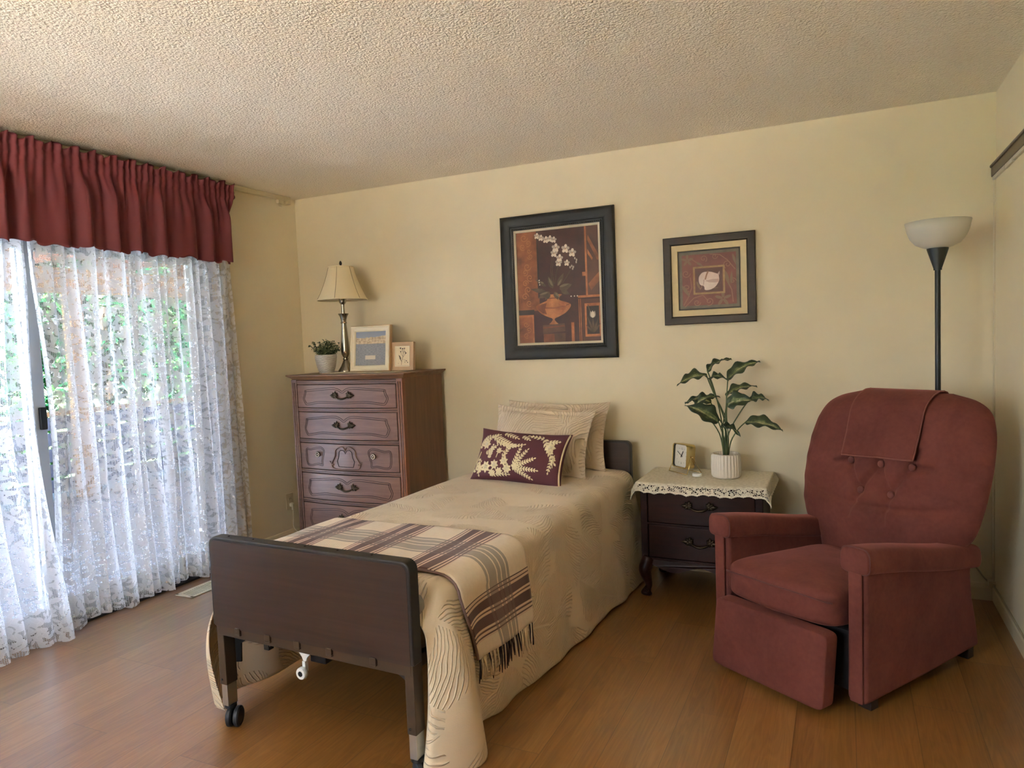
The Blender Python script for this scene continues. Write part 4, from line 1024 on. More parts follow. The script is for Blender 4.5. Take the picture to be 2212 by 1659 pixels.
M = MB(); M.lathe([(.006,0),(.006,.006),(.004,.008)], 12); M.v = [(x+.02, z+.030, y-.045) for x, y, z in M.v]; cadd(M, 'setting_knob', GOLD, smooth=True)
pk = thing('round_puck', 'small round white plastic disc lying between clock and plant', 'puck', (2.872, -.262, ZD))
MB().lathe([(.022,0),(.025,.002),(.025,.013),(.022,.016),(.001,.016)], 32).build('disc', WHT, pk, smooth=True, auto=40)
# big leafy plant
PW = plain('white ribbed ceramic', (222, 214, 200), .55, bmp=.15, bscale=300)
pp = thing('potted_plant', 'variegated leafy plant in white ribbed pot on the nightstand', 'plant', (3.022, -.255, ZD))
M = MB(); NR = 27
M.lathe([(.056,0),(.068,.004),(.074,.014),(.075,.05),(.074,.105),(.072,.122),(.067,.128),(.062,.126),(.060,.112),(.001,.112)], NR*6, rf=lambda a, z: 1+(.055*(abs(cos(a*NR/2))**.7-.6) if .006 < z < .127 else 0))
M.build('pot', PW, pp, smooth=True)
MB().lathe([(.061,.110),(.001,.113)], 24, cap=False).build('soil', plain('brown soil', (84,64,46), .95, bmp=1., bscale=150, bdist=.006), pp)
STEM = plain('olive green stems', (74, 92, 52), .5); STEMB = plain('thick green stalk', (58, 78, 48), .5)
m, t, b = new_mat('variegated leaf'); u = uvn(t); s = nd(t, 'ShaderNodeSeparateXYZ', {0: u}); v_ = mt(t, 'ABSOLUTE', mt(t, 'SUBTRACT', s.outputs[1], .5))
n1 = noise(t, mapv(t, u, (2.2, 5, 1)), 2., 4, .6); vein = noise(t, mapv(t, u, (16, 3, 1)), 1., 2)
f = mt(t, 'ADD', mt(t, 'MULTIPLY_ADD', v_, 1.15, mt(t, 'MULTIPLY', n1, .68)), mt(t, 'MULTIPLY', vein, .25))
t.links.new(ramp(t, f, [(.40, lin((196,190,146))), (.54, lin((112,124,80))), (.70, lin((50,66,44)))]), b.inputs['Base Color']); b.inputs['Roughness'].default_value = .42
bump(t, vein, .3, .003, b); LEAFV = m
def big_leaf(base, tip, wid, nrm_, droop=.02, wav=.006, seed=0):
    wid *= 1.15; wav = .010; A, B2 = Vector(base), Vector(tip); d = B2-A; L = d.length; d.normalize(); nv = Vector(nrm_); sd = d.cross(nv).normalized(); nv = sd.cross(d).normalized()
    def f(a, b):
        q = a; w = wid*sinterp([(0,.12),(.12,.62),(.32,1.),(.6,.78),(.85,.30),(1.,.02)], q); s_ = (b-.5)*2
        p = A + d*L*q + sd*w*s_ + nv*(-droop*(q-.35)**2*3 + .35*w*abs(s_) + wav*sin(q*17+s_*2.2+seed)*abs(s_))
        return p
    return MB().grid(f, 18, 8, uvf=lambda a, b: (a+seed*.3, b)).build('leaf', LEAFV, pp, smooth=True, solid=.0012)
def pl(px): return px
P0 = Vector((3.022, -.255, ZD))
# (leaf base, leaf tip, width, normal) given as world points, converted to the plant's own frame
spec = [((2.938,-.27,1.150),(2.800,-.36,1.128),.036,(.2,-.45,.9)), ((2.925,-.22,1.165),(3.030,-.16,1.250),.030,(-.6,-.5,.6)), ((3.035,-.26,1.128),(3.185,-.20,1.232),.036,(-.45,-.75,.5)),
        ((3.035,-.30,.995),(3.165,-.34,1.035),.046,(-.1,-.75,.65)), ((3.020,-.22,1.036),(3.165,-.18,1.105),.030,(-.3,-.6,.7)), ((2.950,-.24,1.005),(2.805,-.22,1.022),.036,(.1,-.5,.85)),
        ((3.000,-.31,.905),(2.850,-.36,1.008),.046,(.45,-.75,.55)), ((3.005,-.30,.888),(3.110,-.36,.872),.022,(.1,-.3,.9)), ((3.125,-.27,.905),(3.305,-.30,.888),.038,(.0,-.6,.8)),
        ((2.873,-.30,.992),(2.985,-.28,1.058),.030,(-.4,-.6,.7)), ((3.140,-.24,1.012),(3.232,-.22,1.035),.028,(-.1,-.6,.75)), ((2.945,-.28,1.130),(3.035,-.33,1.152),.022,(-.2,-.5,.8))]
for k, (a, b_, w, nr) in enumerate(spec):
    A, B2 = Vector(a)-P0, Vector(b_)-P0
    big_leaf(A, B2, w, nr, .03, .006, k)
    j = A + (B2-A)*.04; s0 = Vector((.012*cos(k*2.4), .012*sin(k*2.4), .11)); s1 = Vector((s0.x*1.4+.10*j.x, s0.y*1.4+.1*j.y, .11+(j.z-.11)*.42)); s2 = Vector((j.x*.62, j.y*.62, .11+(j.z-.11)*.78))
    MB().tube([tuple(v) for v in loop_smooth([s0, s1, s2, j], 4, closed=False)], .0030, 6).build('stem', STEM, pp, smooth=True)
MB().tube([(0,0,.108),(.001,.0,.16),(.004,0,.215)], [.0165,.013,.008], 10).build('stalk', STEMB, pp, smooth=True)
# ------------------------------------------------------------------ recliner
m, t, b = new_mat('dusty rose velour'); o = objc(t)
n1 = noise(t, o, 5, 4, .6, .5); n2 = noise(t, o, 60, 3)
col = ramp(t, mt(t, 'MULTIPLY_ADD', n2, .25, mt(t, 'MULTIPLY', n1, .8)), [(.3, lin((86, 44, 39))), (.7, lin((112, 62, 53)))])
t.links.new(col, b.inputs['Base Color']); b.inputs['Roughness'].default_value = .85; b.inputs['Specular IOR Level'].default_value = .2
b.inputs['Sheen Weight'].default_value = .45; b.inputs['Sheen Roughness'].default_value = .35; b.inputs['Sheen Tint'].default_value = lin((190, 120, 110))
bump(t, noise(t, o, 350, 2), .12, .001, b); VEL = m
SEAM = plain('rose piping', (88, 46, 42), .85, sheen=.3)
CO = Vector((3.368, -1.213, 0)); CR = math.radians(-32.9)
rc = thing('recliner', 'dusty rose velour recliner armchair with button tufted back in the corner', 'armchair', CO, CR)
BTNM = plain('rose button velour', (104, 57, 50), .85, sheen=.3); HEMR_ = plain('rose hem stitching', (116, 66, 58), .85, sheen=.3)
UND = plain('dark chair underside', (26, 18, 16), .9)
MB().box((-.24, .05, .05), (.24, .70, .27)).build('base_frame', UND, rc)  # inner frame as one dark box, filling in the shade under the seat
for x in (-.29, .29):
    for y in (.06, .74): MB().box((x-.025, y, 0), (x+.025, y+.045, .06)).build('foot', wood('dark foot', (40,26,20), (52,36,28)) if 'dark foot' not in MATS else MATS['dark foot'], rc, bevel=.003)
def arm(sd):
    x0, x1 = (.262, .336) if sd > 0 else (-.336, -.262)
    side = [(-.005,.045),(.0,.30),(.002,.572),(.10,.562),(.45,.502),(.735,.448),(.722,.37),(.735,.27),(.765,.17),(.790,.055),(.40,.045)]
    M = MB(); M.prism(side, lambda y, z: (x0, y, z), lambda y, z: (x1, y, z))
    a = M.build('armrest', VEL, rc, bevel=.018, seg=4)
    # padded top that slopes down to the back
    xc = (x0+x1)/2 + sd*.004; hw, hh = .056, .047
    M = MB(); n = 28; rings = []
    ks = [-.018, -.016, -.008, .004, .02, .12, .25, .4, .55, .68, .745, .760, .768, .770]
    for y in ks:
        q = 1. if .004 <= y <= .745 else (clamp((y+.018)/.022)**.5*.14+.86 if y < .004 else clamp((.770-y)/.025)**.5*.25+.75)
        zc = .560 - .172*max(0, y) + .004*sin(y*9)
        ring = []
        for k in range(n):
            th = 2*PI*k/n; ca, sa = cos(th), sin(th); e = .42
            ring.append((xc+hw*q*math.copysign(abs(ca)**e, ca), y, zc+hh*q*math.copysign(abs(sa)**(e if sa < 0 else .75), sa)))
        rings.append(ring)
    M.add([p for r_ in rings for p in r_], [(j*n+i, j*n+(i+1) % n, (j+1)*n+(i+1) % n, (j+1)*n+i) for j in range(len(ks)-1) for i in range(n)] + [tuple(range(n)), tuple(range((len(ks)-1)*n, len(ks)*n))])
    pad = M.build('arm_pad', VEL, a, smooth=True)
    MB().tube(rings[2], .0035, 6, closed=True).build('pad_piping', SEAM, a, smooth=True)
    # front facing strip with piped edges
    M = MB(); P = [(xc-.024, .05), (xc+.024, .05)] + [(xc+.024*cos(k/8*PI), .545+.024*sin(k/8*PI)) for k in range(9)]
    M.prism(P, lambda x, z: (x, -.004, z), lambda x, z: (x, -.014, z)); M.build('front_strip', VEL, a, bevel=.005, seg=3)
    return a
arm(1); arm(-1)
# footrest
def softbox(M, a, b, e=.22, nu=40, nv=24, fn=None):
    """superellipsoid cushion between corners a and b"""
    c = [(p+q)/2 for p, q in zip(a, b)]; h = [(q-p)/2 for p, q in zip(a, b)]
    sp_ = lambda v, k: math.copysign(abs(v)**k, v)
    def f(u, v):
        th = 2*PI*u; ph = (v*.998+.001)*PI-PI/2
        p = Vector((c[0]+h[0]*sp_(cos(ph), e)*sp_(cos(th), e), c[1]+h[1]*sp_(cos(ph), e)*sp_(sin(th), e), c[2]+h[2]*sp_(sin(ph), e)))
        return fn(p) if fn else p
    M.grid(f, nu, nv, wrap_u=True); o_ = len(M.v)-nu*(nv+1)
    M.f += [tuple(range(o_+nu-1, o_-1, -1)), tuple(range(o_+nu*nv, o_+nu*(nv+1)))]; M.mi += [0, 0]; return M
M = MB(); softbox(M, (-.262,-.085,.02), (.242,-.015,.285), .12, 64, 40, lambda p: Vector((p.x, p.y-.035*(1-(p.z-.02)/.265), p.z)))
ft = M.build('footrest', VEL, rc, smooth=True)
M = MB()
def seatf(p):
    q = clamp((p.y+.05)/.55); s_ = 1-(p.x/.25)**2
    z = p.z + (.022*s_*sin(clamp(q)*PI)**.8 if p.z > .36 else 0)
    z += -.03*q + (.006*sin(p.x*20+p.y*9)*q if p.z > .36 else 0)
    return Vector((p.x, p.y+.02*(1-abs(p.x)/.25)*(-1 if p.y < .1 else 0), z))
softbox(M, (-.252,-.055,.292), (.252,.56,.435), .26, 72, 40, seatf)
st_ = M.build('seat_cushion', VEL, rc, smooth=True)
# welt seam around the front of the seat cushion
pts = []
for k in range(41):
    a_ = k/40; x = lerp(-.238, .238, a_); pts.append((x, -.055-.02*(1-abs(x)/.25)+.012*(abs(a_-.5)*2)**10, .392+.012*(1-(x/.25)**2)))
MB().tube(pts, .003, 6).build('cushion_piping', SEAM, st_, smooth=True)
# backrest: section widths from bottom to top, leaning back
BT = [(0,.25),(.10,.258),(.19,.30),(.27,.362),(.38,.388),(.55,.403),(.72,.401),(.84,.384),(.92,.352),(.97,.292),(1.,.20)]
BZ0, BZ1, BV0, BV1 = .30, 1.070, .545, .775
btn = [(-.135,.775),(0,.772),(.135,.775),(-.068,.655),(.068,.655)]
def seg_d(px, pz, a, b_):
    ax, az = a; bx, bz = b_; dx, dz = bx-ax, bz-az; q = clamp(((px-ax)*dx+(pz-az)*dz)/(dx*dx+dz*dz)); return math.hypot(px-ax-q*dx, pz-az-q*dz)
creases = [(btn[0],btn[3]),(btn[1],btn[3]),(btn[1],btn[4]),(btn[2],btn[4]),(btn[3],(-.10,.55)),(btn[4],(.06,.54)),(btn[0],(-.15,.83)),(btn[2],(.15,.84)),(btn[0],(-.20,.76)),(btn[2],(.22,.78)),(btn[1],(0,.84))]
def backz(t_): return lerp(BZ0, BZ1, t_)
def back_front(u, t_, tuft=1.):
    """v (depth) of the front surface at across-position u, height fraction t_"""
    z = backz(t_); w = sinterp(BT, t_); q = clamp(abs(u)/w)
    cv_ = lerp(BV0, BV1, t_) - .03*sin(t_*PI)
    cap = clamp((1-t_)/.12)
    d = .105*(1-q**3.2)**.55*(1-(1-cap)**2.2)**.5 if cap < 1 else .105*(1-q**3.2)**.55
    v = cv_ + .085 - d
    v -= .018*math.exp(-((z-.58)/.06)**2)*(1-q*q)          # lumbar roll
    v += .016*math.exp(-((z-.60-.03*(u/.3)**2)/.011)**2)*(1-q**4)*sm(.0,.2,1-q)
    v += tuft*.026*max(math.exp(-((u-bx)**2+(z-bz)**2)/.026**2) for bx, bz in btn)
    v += tuft*.017*max(math.exp(-(seg_d(u, z, a, b_)/.013)**2) for a, b_ in creases)
    v += .0035*sin(u*19+z*6)*sin(z*23)*(1 if q < .9 else .3) + .004*sin(z*70+u*12)*sm(.6,.95,q)*(1-sm(.95,1,q))
    return v
def bgrid(side):
    def f(a, b_):
        s_ = 2*a-1; s_ = math.copysign(1-(1-abs(s_))**1.25, s_); t_ = 1-(1-b_)**1.3
        w = sinterp(BT, t_); u = w*s_; z = backz(t_)
        vf_ = back_front(u, t_)
        if side > 0: return (u, vf_, z)
        q = abs(s_); cap = clamp((1-t_)/.12); cv_ = lerp(BV0, BV1, t_)-.03*sin(t_*PI)
        d = .075*(1-q**3.2)**.55*((1-(1-cap)**2.2)**.5 if cap < 1 else 1)
        return (u, cv_+.085+d, z)
    return f
M = MB(); M.grid(bgrid(1), 110, 120); M.grid(bgrid(-1), 110, 60, flip=True)
bk = M.build('backrest', VEL, rc, smooth=True, weld=False)
for bx, bz in btn:
    tt = (bz-BZ0)/(BZ1-BZ0); MB().ball((bx, back_front(bx, tt)-.0185, bz), .0155, 14, (1, .6, 1)).build('tuft_button', BTNM, bk, smooth=True)
# headrest cloth: its own thing, hangs over the top of the backrest
hc = thing('headrest_cover', 'rose velour cloth hanging over the top of the recliner back', 'headrest cover', CO, CR)
def clothf(a, b_):
    u = lerp(-.168, .160, a)*(1-.04*(1-b_)) + .0
    # b 0 = lower front hem, up over the top, down the back
    tb = .655; path = b_
    if path < .8:
        q = path/.8; t_ = lerp(tb + .012*(a-.5), 1., 1-(1-q)**1.6); z = backz(t_)
        sh = .016 + .004*sin(a*9+q*4)*(1-q) + .006*sm(.3, 0, q)
        p = Vector((u, back_front(u, min(t_, .9995), .25)-sh, z+.010*sm(.75,1,t_)))
        # drape straight across the tufting dents
        return p
    q = (path-.8)/.2; t_ = lerp(1., .90, q); cap = clamp((1-t_)/.12); cv_ = lerp(BV0, BV1, t_)
    d = .075*((1-(1-cap)**2.2)**.5); return Vector((u, cv_+.085+d+.010, backz(t_)+.010*(1-q)))
hco = MB().grid(clothf, 40, 60).build('cloth', VEL, hc, smooth=True, solid=.004)
hem = [clothf(k/40, 0) for k in range(41)]; e1 = [clothf(0, k/40*.8) for k in range(41)]; e2 = [clothf(1, k/40*.8) for k in range(41)]
MB().tube(hem, .0035, 6).tube(e1, .003, 6).tube(e2, .003, 6).build('hem', HEMR_, hco, smooth=True)

# ------------------------------------------------------------------ floor lamp
fl_ = thing('floor_lamp', 'black torchiere floor lamp with white bowl shade behind the recliner', 'floor lamp', (3.972, -.36, 0))
BLKM = plain('satin black metal', (26, 30, 28), .4)
MB().lathe([(.125,0),(.125,.012),(.118,.020),(.03,.030),(.014,.045),(.001,.045)], 40).build('base', BLKM, fl_, smooth=True, auto=40)
MB().lathe([(.0115,.03),(.0115,1.612)], 16).lathe([(.0135,1.02),(.0135,1.035)], 16).build('pole', BLKM, fl_, smooth=True, auto=40)
MB().lathe([(.0165,1.605),(.0165,1.612),(.043,1.697),(.043,1.702),(.001,1.702)], 28).build('socket_cone', BLKM, fl_, smooth=True, auto=40)
m, t, b = new_mat('white frosted bowl'); b.inputs['Base Color'].default_value = lin((236, 232, 222)); b.inputs['Roughness'].default_value = .35
out = [n_ for n_ in t.nodes if n_.type == 'OUTPUT_MATERIAL'][0]
ms = nd(t, 'ShaderNodeMixShader', {0: .35, 1: b.outputs[0], 2: nd(t, 'ShaderNodeBsdfTranslucent', {0: lin((236,232,222))}).outputs[0]}); t.links.new(ms.outputs[0], out.inputs[0])
bo = [(.040,1.702),(.060,1.708),(.088,1.722),(.109,1.747),(.122,1.780),(.130,1.820)]
MB().lathe(bo + [(r-.004, z+.001) for r, z in bo[::-1]], 48, cap=False).build('bowl_shade', m, fl_, smooth=True)
MB().lathe([(.016,1.70),(.024,1.725),(.02,1.76),(.004,1.775)], 16).build('bulb', BULB, fl_, smooth=True)

# ------------------------------------------------------------------ framed pictures on the wall
CHAR = plain('charcoal black frame', (24, 24, 25), .5, nz=.1, nscale=60); BEADM = plain('bronze bead row', (64, 54, 42), .45, .4); LINER = plain('linen liner', (206, 194, 168), .7, bmp=.4, bscale=500)
def art(name, par, w, h, y, shapes):
    """shapes: list of (polygon in 0..1 coords, t downwards, material)"""
    M = MB(); ms = []
    for i, (P, mm) in enumerate(shapes):
        if mm not in ms: ms.append(mm)
        M.cur = ms.index(mm); yy = y - .000015*i
        M.add([((s-.5)*w, yy, (.5-t_)*h) for s, t_ in P], [tuple(range(len(P)))])
    return M.build(name, ms, par)
def rect(a, b, c, d): return [(a,b),(c,b),(c,d),(a,d)]
def ell(cx, cy, rx, ry, n=14, rot=0): return [(cx+rx*cos(2*PI*k/n)*cos(rot)-ry*sin(2*PI*k/n)*sin(rot), cy+rx*cos(2*PI*k/n)*sin(rot)+ry*sin(2*PI*k/n)*cos(rot)) for k in range(n)]
def line(pts, w):
    L, R_ = [], []
    for i, p in enumerate(pts):
        a = Vector(pts[max(0, i-1)]); c = Vector(pts[min(len(pts)-1, i+1)]); d = (c-a).normalized() if (c-a).length else Vector((1,0)); n = Vector((-d.y, d.x))*w
        L.append((p[0]+n.x, p[1]+n.y)); R_.append((p[0]-n.x, p[1]-n.y))
    return L + R_[::-1]
def petal(cx, cy, ang, L, w, asp=1.):
    P = []
    for k in range(9):
        q = k/8; P.append((q*L, w*sin(PI*q**.75)))
    P += [(a, -b_) for a, b_ in P[-2:0:-1]]
    return [(cx+(a*cos(ang)-b_*sin(ang)), cy+(a*sin(ang)+b_*cos(ang))*asp) for a, b_ in P]
def spiral(cx, cy, r, turns, rot=0, sg=1, asp=1., n=26): return [(cx+r*(1-k/n*.85)*cos(rot+sg*k/n*turns*2*PI), cy+asp*r*(1-k/n*.85)*sin(rot+sg*k/n*turns*2*PI)) for k in range(n+1)]
def pmat(name, a, b_, sc=12):
    m, t, b = new_mat(name); n = noise(t, objc(t), sc, 5, .6); t.links.new(ramp(t, n, [(.32, lin(a)), (.66, lin(b_))]), b.inputs['Base Color']); b.inputs['Roughness'].default_value = .45; return m
A_BG = pmat('painted oxblood', (52,24,20), (70,34,28)); A_OR = pmat('painted copper', (100,56,34), (160,98,60), 9); A_BR = pmat('painted umber', (66,38,28), (98,60,44), 7); A_DK = pmat('painted black brown', (36,22,18), (48,30,24))
A_OL = pmat('painted orange line', (150,86,50), (188,118,74), 20); A_UR = pmat('painted urn', (118,62,34), (196,128,78), 9); A_URD = pmat('painted urn shade', (100,56,38), (140,82,52), 12); A_PL = pmat('painted plinth', (66,44,34), (112,78,56), 8)
A_WH = plain('painted white petal', (226,214,196), .5); A_WG = plain('painted grey petal', (180,166,150), .5); A_LF = pmat('painted leaf', (54,42,32), (96,78,60), 18); A_LFL = plain('painted leaf light', (118,102,78), .5); A_SC = plain('painted scroll', (172,112,70), .5)
bp = thing('wall_picture', 'large black framed painting of white orchids in an urn on the wall', 'picture', (2.0155, -.002, 1.686), 0, 'framed pictures on the wall')
WB, HB = .738, .889
M = MB(); sweep_frame(M, WB, HB, [(0,0),(0,.016),(.006,.026),(.012,.029),(.030,.030),(.050,.024),(.066,.017),(.070,.019),(.074,.017),(.090,.013)])
f1 = M.build('frame', CHAR, bp, smooth=True, auto=25)
M = MB()
def bead_row(M, w, h, y, r, step):
    for sx, L, hor in ((0, w, 1), (0, h, 0)):
        k = int(L/step)
        for i in range(k+1):
            q = -L/2+i*L/k
            for s_ in (-1, 1): M.ball((q, y, s_*h/2) if hor else (s_*w/2, y, q), r, 6, (1.4, .8, .8) if hor else (.8, .8, 1.4))
bead_row(M, WB-.165, HB-.165, -.0165, .0042, .013); M.build('bead_row', BEADM, f1, smooth=True)
M = MB(); sweep_frame(M, WB-.176, HB-.176, [(0,.011),(.002,.013),(.014,.010),(.016,.006)]); M.build('liner', LINER, f1)
S = [(rect(0,0,1,1), A_BG), (rect(0,0,.27,.71), A_OR), (rect(.255,0,.275,.6), A_DK), (rect(0,.70,.20,.742), A_DK), (rect(0,.745,.19,1), A_OR), (rect(0,.745,.19,.765), A_OL), (rect(.17,.745,.19,1), A_OL),
     (rect(.86,0,1,.61), A_BR), ([(.87,.12),(.98,.30),(1,.30),(1,.26),(.88,.08)], A_OR), ([(.87,.20),(.93,.28),(.92,.30),(.87,.24)], A_OL), ([(.87,.5),(1,.40),(1,.48),(.9,.56)], A_OR),
     (rect(.838,.0,.860,.61), A_OL), (rect(.80,.395,.84,.43), A_OL), (rect(.74,.598,1,.618), A_OL), (rect(.745,.628,.755,1), A_OL), (rect(.765,.628,.775,1), A_OL), (rect(.785,.632,1,1), A_BR), (rect(.815,.67,1,.962), A_OL), (rect(.838,.695,.985,.94), A_DK), (rect(.65,.83,.685,1), A_OL)]
for x, y, r, tn, rt_, sg in ((.10,.05,.05,1.3,0,1),(.15,.10,.04,1.2,2,-1),(.08,.13,.04,1.4,1,1),(.16,.17,.03,1.2,0,1),(.17,.22,.035,1.4,3,-1),(.13,.31,.05,1.3,0,1),(.10,.36,.04,1.3,2,-1),(.16,.41,.045,1.2,1,1),(.10,.46,.04,1.4,0,-1),(.13,.52,.045,1.3,2,1),(.09,.58,.045,1.3,0,-1),(.14,.64,.04,1.3,1,1),(.09,.83,.035,1.3,0,1),(.12,.88,.035,1.3,2,-1),(.09,.93,.035,1.3,1,1)):
    S.append((line(spiral(x, y, r, tn, rt_, sg, .75), .0035), A_SC))
# urn, foot and plinth
ur = [(.335,.575),(.36,.60),(.36,.625),(.29,.645),(.225,.668),(.235,.70),(.29,.742),(.37,.772),(.415,.785),(.425,.80),(.40,.825),(.385,.838)]
prof = ur + [(2*.435-a+.005, b_) for a, b_ in ur[::-1]]
prof = [tuple(p) for p in loop_smooth(prof, 3)]
S += [(prof, A_UR), ([(.24,.674),(.30,.655),(.36,.645),(.335,.70),(.355,.748),(.30,.735),(.25,.703)], A_URD), (line([(.24,.668),(.33,.69),(.45,.695),(.56,.685),(.64,.665)], .004), A_URD), (rect(.355,.60,.515,.612), A_URD),
      ([(.30,.845),(.57,.835),(.575,.905),(.30,.92)], A_PL), (line([(.30,.868),(.57,.856)], .006), A_URD), (rect(.305,.92,.575,1), A_PL), (rect(.305,.925,.44,1), A_A if False else A_URD), (ell(.55,.66,.05,.016,14,.3), A_OL), (ell(.5,.73,.05,.014,14,-.2), A_OL)]
for cx, cy, an, L, w, mm in ((.44,.52,-1.9,.16,.035,A_LF),(.50,.50,-1.1,.17,.03,A_LF),(.52,.53,-.3,.16,.045,A_LF),(.36,.55,3.4,.20,.03,A_LF),(.40,.55,2.7,.16,.035,A_LF),(.46,.55,1.2,.11,.03,A_LF),(.54,.54,.5,.12,.03,A_LF),(.36,.5,-2.5,.17,.02,A_LF),(.40,.56,2.2,.10,.03,A_LF),(.44,.50,-2.0,.12,.015,A_LFL),(.50,.50,-1.0,.10,.012,A_LFL),(.52,.51,-.25,.13,.014,A_LFL),(.38,.55,2.9,.12,.012,A_LFL),(.47,.56,.9,.08,.014,A_LFL),(.33,.47,-2.6,.05,.01,A_LFL)):
    S.append((petal(cx, cy, an, L, w, .72), mm))
for pts in ([(.46,.48),(.44,.38),(.45,.30),(.47,.22)], [(.47,.48),(.49,.38),(.52,.32),(.53,.28)], [(.44,.48),(.42,.36),(.44,.26),(.48,.16)], [(.56,.48),(.62,.42),(.67,.36)]): S.append((line(pts, .003), A_LF))
for fx_, fy_, r in ((.265,.045,.036),(.315,.065,.036),(.375,.085,.040),(.425,.080,.038),(.472,.092,.036),(.492,.165,.050),(.470,.212,.044),(.610,.180,.050),(.690,.220,.048),(.535,.258,.044),(.522,.298,.042),(.622,.305,.036)):
    for k in range(5):
        an = -PI/2+k*2*PI/5+.15; E_ = ell(.52*r, 0, .50*r, .36*r)
        S.append(([(fx_+a*cos(an)-b_*sin(an), fy_+.80*(a*sin(an)+b_*cos(an))) for a, b_ in E_], A_WG if k in (1, 4) else A_WH))
    S.append((ell(fx_, fy_, r*.14, r*.11), A_SC))
for x, y in ((.72,.27),(.74,.285),(.735,.305),(.66,.345),(.68,.335),(.69,.36),(.70,.345)): S.append((ell(x, y, .009, .011), A_WG))
for x, y in ((.275,.44),(.275,.46),(.28,.48),(.66,.60),(.70,.60),(.735,.60)): S.append((ell(x, y, .007, .006), A_WH))
for an, L in ((-1.9,.22),(-1.6,.20),(-1.25,.2),(-2.3,.14),(-.95,.15)): S.append((petal(.915,.93, an, L, .012, .72), A_LF))
S += [(line([(.90,.78),(.87,.72),(.855,.68)], .005), A_LF)] + [(petal(.91,.80, an, .085, .022, .76), mm) for an, mm in ((-1.9,A_WG),(-1.25,A_WG),(-1.57,A_WH))]
art('painting', bp, WB-.206, HB-.206, -.006, S)
MB().box((-.30,-.004,-.37),(.30,-.0,.37)).build('back', GREYB, bp)
WALN = wood('dark walnut frame', (36, 27, 21), (56, 43, 35), .5, 0, 1.); SG = plain('frame rope detail', (92, 82, 66), .5, .3); MATB = plain('parchment mat', (214, 196, 152), .6, nz=.08, nscale=30)
spic = thing('wall_picture', 'small square walnut framed print of a white flower on the wall', 'picture', (2.914, -.002, 1.661), 0, 'framed pictures on the wall')
WS, HS = .497, .489
M = MB(); sweep_frame(M, WS, HS, [(0,0),(0,.018),(.004,.022),(.010,.023),(.034,.018),(.040,.019),(.046,.014)]); f2 = M.build('frame', WALN, spic, smooth=True, auto=25)
M = MB(); bead_row(M, WS-.076, HS-.076, -.0185, .0022, .007); M.build('rope_detail', SG, f2, smooth=True)
M = MB(); sweep_frame(M, WS-.088, HS-.088, [(0,.012),(.034,.011),(.036,.004)]); M.build('mat_board', MATB, f2)
B_RD = pmat('printed brick red', (100,48,40), (122,66,54), 14); B_GR = pmat('printed taupe', (88,78,62), (112,100,80), 20); B_DK = plain('printed dark line', (34,28,22), .5); B_GD = pmat('printed old gold', (140,108,66), (176,142,92), 40); B_IN = pmat('printed deep red', (76,40,32), (96,54,44), 18); B_V = plain('printed vine', (146,104,80), .5); B_VD = plain('printed leaf taupe', (124,96,72), .5)
B_W = pmat('printed white petal', (206,184,172), (232,216,206), 10); B_WS = plain('printed petal shadow', (188,160,150), .5)
S = [(rect(0,0,1,1), B_DK), (rect(.02,.022,.98,.978), B_GR), (rect(.065,.07,.935,.93), B_RD)]
for cx, cy, r, tn, rt_, sg in ((.13,.38,.07,1.4,0,1),(.42,.15,.06,1.3,1,-1),(.80,.27,.07,1.4,2,1),(.30,.88,.06,1.3,0,1),(.50,.87,.07,1.4,2,-1),(.14,.62,.07,1.2,1,1),(.60,.12,.05,1.2,0,1),(.88,.55,.05,1.3,0,-1)):
    S.append((line(spiral(cx, cy, r, tn, rt_, sg), .006), B_V))
for pts in ([(.52,.08),(.68,.10),(.80,.20),(.92,.36)], [(.08,.92),(.16,.78),(.22,.62),(.20,.45)], [(.10,.95),(.25,.80),(.40,.76),(.48,.86)], [(.72,.34),(.78,.50),(.86,.70),(.88,.90)], [(.20,.12),(.3,.2),(.35,.24)]): S.append((line(pts, .007), B_V))
for cx, cy, r in ((.155,.16,.10),(.72,.83,.13)):
    for k in range(5): S.append((ell(cx+.55*r*cos(-PI/2+k*2*PI/5), cy+.55*r*sin(-PI/2+k*2*PI/5), .48*r, .20*r, 14, -PI/2+k*2*PI/5), B_VD))
for cx, cy, an, L, w in ((.06,.58,1.0,.24,.03),(.75,.36,1.3,.30,.03),(.85,.60,-1.5,.22,.02),(.30,.20,.6,.14,.02),(.88,.10,1.3,.2,.02)): S.append((petal(cx, cy, an, L, w), B_VD))
S += [(rect(.245,.275,.755,.745), B_GD), (rect(.275,.305,.725,.715), B_RD), (rect(.285,.315,.715,.705), B_IN)]
S += [(petal(.30,.52,1.2,.16,.02), B_VD), (line([(.36,.66),(.40,.58),(.42,.52)], .007), B_V), (petal(.44,.64,.05,.22,.015), B_VD)]
ht = [(.335,.50),(.345,.44),(.39,.385),(.45,.37),(.53,.375),(.60,.40),(.645,.415),(.665,.395),(.672,.42),(.66,.45),(.665,.50),(.655,.55),(.61,.62),(.545,.665),(.48,.68),(.43,.67),(.425,.63),(.405,.60),(.375,.595),(.345,.56)]
S += [([tuple(p) for p in loop_smooth(ht, 3)], B_W), ([(.44,.52),(.55,.50),(.655,.50),(.655,.55),(.60,.56),(.5,.55)], B_WS), ([(.41,.50),(.43,.50),(.42,.58),(.405,.60)], B_WS), (line([(.49,.36),(.465,.42),(.44,.50)], .012), B_V), ([(.64,.415),(.672,.37),(.676,.40),(.66,.45)], B_WS)]
art('print', spic, WS-.160, HS-.160, -.005, S)
MB().box((-.21,-.0035,-.21),(.21,0,.21)).build('back', GREYB, spic)

